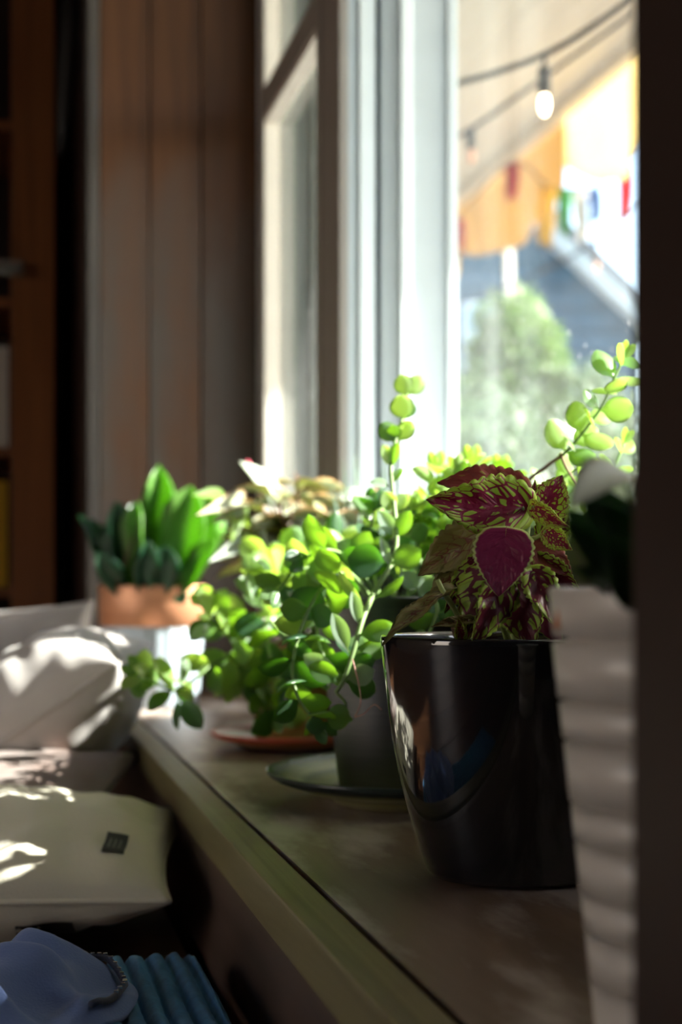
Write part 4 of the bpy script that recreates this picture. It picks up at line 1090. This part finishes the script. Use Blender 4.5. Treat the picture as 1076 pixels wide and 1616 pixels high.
SL = [((238, 935), (250, 733), 2.53, 2.52, 58, 5, 'snake'), ((226, 935), (222, 790), 2.50, 2.47, 44, -30, 'snake'), ((262, 935), (330, 768), 2.54, 2.54, 78, 15, 'snake'),
      ((278, 935), (303, 766), 2.50, 2.49, 74, -10, 'snake'), ((205, 935), (182, 790), 2.52, 2.50, 62, 10, 'snake_dark'), ((190, 935), (120, 815), 2.52, 2.50, 36, 30, 'snake_dark'),
      ((196, 935), (150, 870), 2.50, 2.44, 40, 0, 'snake_dark'), ((250, 935), (262, 860), 2.48, 2.45, 56, 0, 'snake_dark'), ((225, 935), (232, 850), 2.48, 2.44, 40, 10, 'snake_dark'),
      ((284, 935), (345, 850), 2.5, 2.46, 40, -20, 'snake'), ((262, 935), (278, 800), 2.58, 2.6, 60, 0, 'snake'), ((212, 935), (210, 795), 2.58, 2.6, 50, 0, 'snake_dark'),
      ((284, 940), (290, 955), 2.46, 2.43, 26, 0, 'snake_dark')]
for b, t, d0, d1, w, roll, mk in SL: leaf_px(sn, SNAKE[mk], b, t, d0, d1, w, roll)
tube('dry_stalk', smooth_path([P(180, 930, 2.49), P(200, 880, 2.46), P(212, 845, 2.46)], 4), 0.002, 0.001, MT['woody'], sn)

# ------------------------------------------------------------------ white stepped pot close at the right
D4 = 0.65
wc = P(1110, 920, D4); wc.z = ZS
wp = thing('potted_foliage_plant', 'dark leafy plant in a tall cream pot with stepped rings', 'potted plant', wc)
HW = ZC - ZS - 0.0015


def rad(z): return 0.0395 + (0.0605 - 0.0395) * (z / HW) ** 1.05


prof = [(0.0005, 0), (rad(0) - 0.002, 0), (rad(0), 0.002)]
zs = [0.032, 0.052, 0.068, 0.088, 0.103, 0.128, 0.144, 0.168]
prev = 0.002
for z in zs:
    prof += [(rad(prev) + 0.0018, prev + 0.001), (rad(z) + 0.0012, z - 0.002), (rad(z) - 0.001, z - 0.0014), (rad(z) - 0.006, z - 0.0012), (rad(z) - 0.006, z + 0.0010)]
    prev = z
prof += [(rad(prev) + 0.001, prev + 0.001), (rad(HW), HW - 0.001), (rad(HW) - 0.001, HW), (rad(HW) - 0.005, HW), (rad(HW) - 0.006, HW - 0.004), (rad(HW) - 0.009, HW - 0.04)]
pot_parts(wp, wc, prof, MT['whitepot'], 0.053, HW - 0.02, 72)
# orange glazed drop painted near the rim
dz = P(887, 978, 0.64)
drp = lathe_mesh([(0.0002, -0.004), (0.0014, -0.0035), (0.0018, -0.002), (0.0012, 0.001), (0.0002, 0.005)], 10)
rdir = (Vector((dz.x, dz.y, 0)) - Vector((wc.x, wc.y, 0))).normalized()
obj('glaze_drop', drp, MT['orange_glaze'], wp, Matrix.Translation(Vector((wc.x, wc.y, 0)) + rdir * (rad(dz.z - ZS) + 0.0006) + UP * dz.z))
PLV = [((1040, 930), (925, 760), 0.64, 0.62, 130, 10, 'pothos'), ((1030, 920), (905, 838), 0.63, 0.60, 100, -10, 'pothos'), ((1060, 920), (960, 800), 0.61, 0.58, 120, 15, 'pothos'),
       ((1000, 925), (915, 900), 0.62, 0.60, 60, 0, 'pothos'), ((1080, 920), (1010, 720), 0.66, 0.66, 130, 0, 'pothos'), ((1020, 930), (900, 800), 0.66, 0.66, 110, 20, 'pothos'), ((1030, 930), (960, 850), 0.585, 0.575, 110, 0, 'pothos')]
for b, t, d0, d1, w, roll, mk in PLV: leaf_px(wp, POTH[mk], b, t, d0, d1, w, roll)
B = P(985, 752, 0.64); T = P(905, 775, 0.60)
obj('leaf', POTH['pothos_pale'], None, wp, leaf_frame(B, T - B, UP + (CAM - B).normalized() * 0.9, (T - B).length, 0.024))
tube('stem', smooth_path([P(1040, 940, 0.64), P(1010, 850, 0.64), P(985, 752, 0.64)], 5), 0.0016, 0.001, MT['stem'], wp)


# ------------------------------------------------------------------ pillows and textiles
def pillow_mesh(w, h, t, seed, wr=0.006, n=56, pinch=0.07):
    v = []; f = []
    for side in (1, -1):
        for j in range(n + 1):
            for i in range(n + 1):
                a = i / n * 2 - 1; b = j / n * 2 - 1
                a = math.sin(a * PI / 2) * 0.5 + a * 0.5; b = math.sin(b * PI / 2) * 0.5 + b * 0.5
                x = a * w / 2 * (1 - pinch * (1 - b * b) * abs(a) ** 3) ; y = b * h / 2 * (1 - pinch * (1 - a * a) * abs(b) ** 3)
                e = max(0, (1 - a * a)) ** 0.45 * max(0, (1 - b * b)) ** 0.45
                z = side * (t / 2 * e + 0.0025)
                z += wr * noise.noise(Vector((x * 14 + seed, y * 9, side * 2.0))) * min(1, e * 2.2) + wr * 0.9 * noise.noise(Vector((x * 34 + seed, y * 16, side * 5.0))) * min(1, e * 2)
                v.append((x, y, z))
    m = (n + 1) ** 2
    for k in range(2):
        for j in range(n):
            for i in range(n):
                a = k * m + j * (n + 1) + i; q = (a, a + 1, a + n + 2, a + n + 1)
                f.append(q if k == 0 else q[::-1])
    rim = [i for i in range(n + 1)] + [j * (n + 1) + n for j in range(1, n + 1)] + [n * (n + 1) + i for i in range(n - 1, -1, -1)] + [j * (n + 1) for j in range(n - 1, 0, -1)]
    for k in range(len(rim)):
        a, b = rim[k], rim[(k + 1) % len(rim)]
        f.append((b, a, a + m, b + m))
    me = mesh('pillow', v, f)
    seam = [Vector(v[i]) * 0.5 + Vector(v[i + m]) * 0.5 for i in rim]; seam.append(seam[0])
    return me, seam


def pillow(name, label, cat, c, xa, ya, w, h, t, mat, seed, wr=0.006, piping=True):
    xa = xa.normalized(); ya = (ya - xa * ya.dot(xa)).normalized(); za = xa.cross(ya)
    M = Matrix(((xa.x, ya.x, za.x, c.x), (xa.y, ya.y, za.y, c.y), (xa.z, ya.z, za.z, c.z), (0, 0, 0, 1)))
    root = thing(name, label, cat, c)
    me, seam = pillow_mesh(w, h, t, seed, wr)
    obj('cover', me, mat, root, M)
    if piping: obj('seam', tube_mesh(seam, 0.0028, 0.0028, 6), mat, root, M)
    return root, M


# leaning pillow with the sunlit top
c = P(42, 1146, 2.02)
pillow('pillow', 'grey linen pillow with sunlit top leaning on the sill corner', 'pillow', c, RT * 0.83 + UP * 0.56, FW * 1.0 - UP * 0.03 - RT * 0.1, 0.32, 0.36, 0.18, MT['grey_linen'], 2.0)
c = P(-25, 1104, 2.34)
pillow('pillow', 'dim grey pillow with its corner rising behind the sunlit one', 'pillow', c, RT * 0.95 - FW * 0.3 + UP * 0.05, UP * 1.0 + FW * 0.25 + RT * 0.05, 0.32, 0.27, 0.10, MT['grey_linen2'], 6.0)
c = P(-75, 1262, 1.80)
pillow('cushion', 'flat brown cushion in shadow beneath the leaning pillow', 'cushion', c, RT * 1.0 + UP * 0.09, FW * 1.0 + UP * 0.05, 0.36, 0.40, 0.085, MT['brown_velvet'], 9.0, 0.003)
c = P(-60, 1358, 1.46)
wpil, WM = pillow('pillow', 'cream cotton pillow with a small black tag lying flat', 'pillow', c, RT * 1.0 + UP * 0.02 + FW * 0.05, FW * 1.0 - RT * 0.05 + UP * 0.04, 0.385, 0.36, 0.108, MT['cream_cotton'], 12.0, 0.008)


# black tag lying on the pillow near its right end: a small curved patch following the cover
def patch_on(M, me, x0, x1, y0, y1, side, off, n=6):
    """small sheet that follows the pillow cover between local x0..x1, y0..y1"""
    import mathutils
    bm = bmesh.new(); bm.from_mesh(me); bm.faces.ensure_lookup_table()
    tree = mathutils.bvhtree.BVHTree.FromBMesh(bm)
    v = []; f = []
    for j in range(n + 1):
        for i in range(n + 1):
            x = x0 + (x1 - x0) * i / n; y = y0 + (y1 - y0) * j / n
            hit = tree.ray_cast(Vector((x, y, side * 0.5)), Vector((0, 0, -side)))
            z = hit[0].z if hit[0] else 0
            v.append((x, y, z + side * off))
    for j in range(n):
        for i in range(n):
            a = j * (n + 1) + i; f.append((a, a + 1, a + n + 2, a + n + 1))
    bm.free()
    return mesh('patch', v, f)


cov = [o for o in wpil.children if o.name.startswith('cover')][0].data
tg = obj('label_tag', patch_on(WM, cov, 0.136, 0.154, -0.135, -0.075, 1, 0.0012), MT['tag'], wpil, WM)
tg['label'] = 'small black fabric tag'
for k in range(3):
    obj('tag_print', patch_on(WM, cov, 0.1395 + 0.0042 * k, 0.1412 + 0.0042 * k, -0.123, -0.09, 1, 0.002, 2), MT['tag_print'], wpil, WM)
obj('dark_print', patch_on(WM, cov, 0.07, 0.115, -0.165, -0.10, -1, 0.0012), MT['tag'], wpil, WM)

# ribbed blue blanket: cord by cord relief, far edge folded over
v = []; f = []
nx, ny = 150, 60
bx0, bx1 = -0.06, 0.150
by0, by1 = 0.62, 1.215
pitch = 0.0140
for j in range(ny + 1):
    t = j / ny
    for i in range(nx + 1):
        s = i / nx
        x = bx0 + (bx1 - bx0) * s
        y = by0 + (by1 - by0) * t
        ph = (x - bx0) / pitch + 0.25 * math.sin(y * 7)
        cord = abs(math.sin(PI * ph)) ** 0.55
        fold = max(0, 1 - ((t - 0.90) / 0.10) ** 2) ** 0.5 if t > 0.90 else 1.0
        edge = min(1, (1 - s) / 0.06) ** 0.5 if s > 0.94 else 1.0
        h = 0.036 * fold * edge + 0.010 * cord * (0.4 + 0.6 * fold) + 0.006 * noise.noise(Vector((x * 12, y * 8, 0)))
        h += 0.0022 * noise.noise(Vector((x * 220, y * 220, 1.0)))
        v.append((x, y + (0.012 * cord if t > 0.95 else 0), 0.502 + max(0.0, h)))
for j in range(ny):
    for i in range(nx):
        a = j * (nx + 1) + i; f.append((a, a + 1, a + nx + 2, a + nx + 1))
me = mesh('blanket', v, f)
o = tag(obj('blanket', me, MT['blue_fleece'], None, recenter(me, (0.03, 0.95, 0.502))), 'folded blue corduroy plush blanket on the bench', 'blanket')
so = o.modifiers.new('thickness', 'SOLIDIFY'); so.thickness = 0.002

# rumpled blue garment with dark zip edge
JC = P(-85, 1645, 1.02)
gar = thing('blue_garment', 'rumpled blue cotton garment with dark zip at the lower left', 'clothing', (JC.x, JC.y, 0.5))
v = []; f = []; n = 90
ax = RT; ay = FW


def gheight(a, b):
    r = math.sqrt(a * a + b * b)
    h = 0.012 * max(0, 1 - r ** 2.2)
    wv = 2.4 * noise.noise(Vector((a * 1.3, b * 1.3, 4))) + 0.8 * noise.noise(Vector((a * 3.1, b * 3.1, 7)))
    f1 = (0.5 + 0.5 * math.sin(8.5 * (0.75 * a - 0.5 * b) + 1.3 * wv)) ** 1.5
    f2 = (0.5 + 0.5 * math.sin(12 * (0.4 * a + 0.8 * b) + wv * 1.6)) ** 2
    return h + (0.018 * f1 + 0.010 * f2) * min(1, max(0, 1.05 - r) * 2.5)


for j in range(n + 1):
    for i in range(n + 1):
        a = i / n * 2 - 1; b = j / n * 2 - 1
        A = a * math.sqrt(1 - b * b / 2); Bq = b * math.sqrt(1 - a * a / 2)
        p = ax * (A * 0.118) + ay * (Bq * 0.125)
        v.append((p.x, p.y, max(0.050, 0.048 + gheight(A, Bq))))
for j in range(n):
    for i in range(n):
        q = j * (n + 1) + i; f.append((q, q + 1, q + n + 2, q + n + 1))
me = mesh('garment', v, f)
so = obj('cloth', me, MT['blue_cotton'], gar, Matrix.Translation((JC.x, JC.y, 0.5)))
sm = so.modifiers.new('thickness', 'SOLIDIFY'); sm.thickness = 0.003
# zip edge
pts = []
for k in range(26):
    an = math.radians(78 - k * 4.2); A, Bq = math.cos(an) * 0.93, math.sin(an) * 0.93
    p = ax * (A * 0.118) + ay * (Bq * 0.125)
    pts.append(Vector((JC.x + p.x, JC.y + p.y, 0.5 + 0.053 + gheight(A, Bq))))
ztape = tube('zip_tape', pts, 0.0022, 0.0022, MT['navy'], gar, 8)
for k in range(4, 22):
    c = pts[k] + Vector((0, 0, 0.0022))
    th = box_mesh(-0.0014, 0.0014, -0.0008, 0.0008, -0.001, 0.001, 0.0003)
    obj('zip_tooth', th, MT['chrome'], ztape, Matrix.Translation(c))

# ------------------------------------------------------------------ far left: bookcase, hanging strap
bk = thing('bookcase', 'dark bookcase with an orange brown side board at the far left', 'bookcase', (-0.4, 3.75, 0))
x1 = 0.125
box('side_board', 0.035, x1, 3.55, 3.58, 0, 2.45, MT['orange_wood'], bk, 0.003)
box('side_panel', x1 - 0.02, x1, 3.58, 4.05, 0, 2.45, MT['dark_wood'], bk)
box('side_panel', -0.92, -0.90, 3.56, 4.05, 0, 2.45, MT['dark_wood'], bk)
box('back_panel', -0.90, x1 - 0.02, 4.03, 4.05, 0, 2.45, MT['dark_wood'], bk)
for z in (0.08, 0.45, 0.80, 1.10, 1.42, 1.80, 2.43):
    box('shelf', -0.90, x1 - 0.02, 3.60, 4.03, z - 0.02, z, MT['orange_wood'], bk)
latch = box('latch', 0.0, 0.062, 3.515, 3.549, ZC + 0.645, ZC + 0.675, MT['chrome'], bk, 0.005)
latch['label'] = 'chrome cupboard latch'
box('latch_arm', 0.002, 0.03, 3.505, 3.516, ZC + 0.652, ZC + 0.668, MT['chrome'], latch, 0.003)
BK = [(0.80, 0.23, 'flag_yellow', 'yellow book upright on the bookcase shelf beside the side board'), (1.10, 0.22, 'whitepot', 'pale book on the upper bookcase shelf beside the side board')]
xs = [(-0.005, 0.028), (-0.01, 0.03)]
for (z, hh, mk, lb), (a, b) in zip(BK, xs):
    t = thing('book', lb, 'book', ((a + b) / 2, 3.72, z), 'books in the bookcase')
    box('cover', a, a + 0.003, 3.63, 3.80, z, z + hh, MT[mk], t); box('cover', b - 0.003, b, 3.63, 3.80, z, z + hh, MT[mk], t)
    box('spine', a, b, 3.627, 3.63, z, z + hh, MT[mk], t); box('pages', a + 0.003, b - 0.003, 3.631, 3.79, z + 0.004, z + hh - 0.004, MT['bead'], t)

# black sheath hanging in the gap
hs = thing('hanging_umbrella', 'black folded umbrella hanging in the dark gap by the casing', 'umbrella', P(100, 250, 3.30))
prof = [(0.001, 0.0), (0.006, 0.006), (0.014, 0.10), (0.021, 0.20), (0.022, 0.30), (0.016, 0.34), (0.006, 0.37)]
me = lathe_mesh(prof, 24)
for i, q in enumerate(me.vertices):
    k = i % 24; s = 1 + 0.12 * math.cos(k * 2 * PI / 3); q.co.x *= s; q.co.y *= s
ub = P(96, 248, 3.30)
Mt = Matrix.Translation(ub) @ Matrix.Rotation(math.radians(4), 4, 'Y')
obj('folded_canopy', me, MT['black_leather'], hs, Mt)
tube('shaft', [ub + Vector((0.024, 0, 0.36)), ub + Vector((0.03, 0, 0.62))], 0.007, 0.006, MT['black_leather'], hs)
tube('handle', smooth_path([ub + Vector((0.03, 0, 0.60)), ub + Vector((0.03, 0, 0.67)), ub + Vector((0.045, 0, 0.70)), ub + Vector((0.065, 0, 0.70)), ub + Vector((0.078, 0, 0.67))], 5), 0.009, 0.009, MT['black_leather'], hs)
tg = tag(box('coat_peg', VF - 0.075, VF - 0.0035, 3.08, 3.16, ub.z + 0.668, ub.z + 0.684, MT['orange_wood'], None, 0.003), 'wooden peg holding the black umbrella on the casing', 'peg')
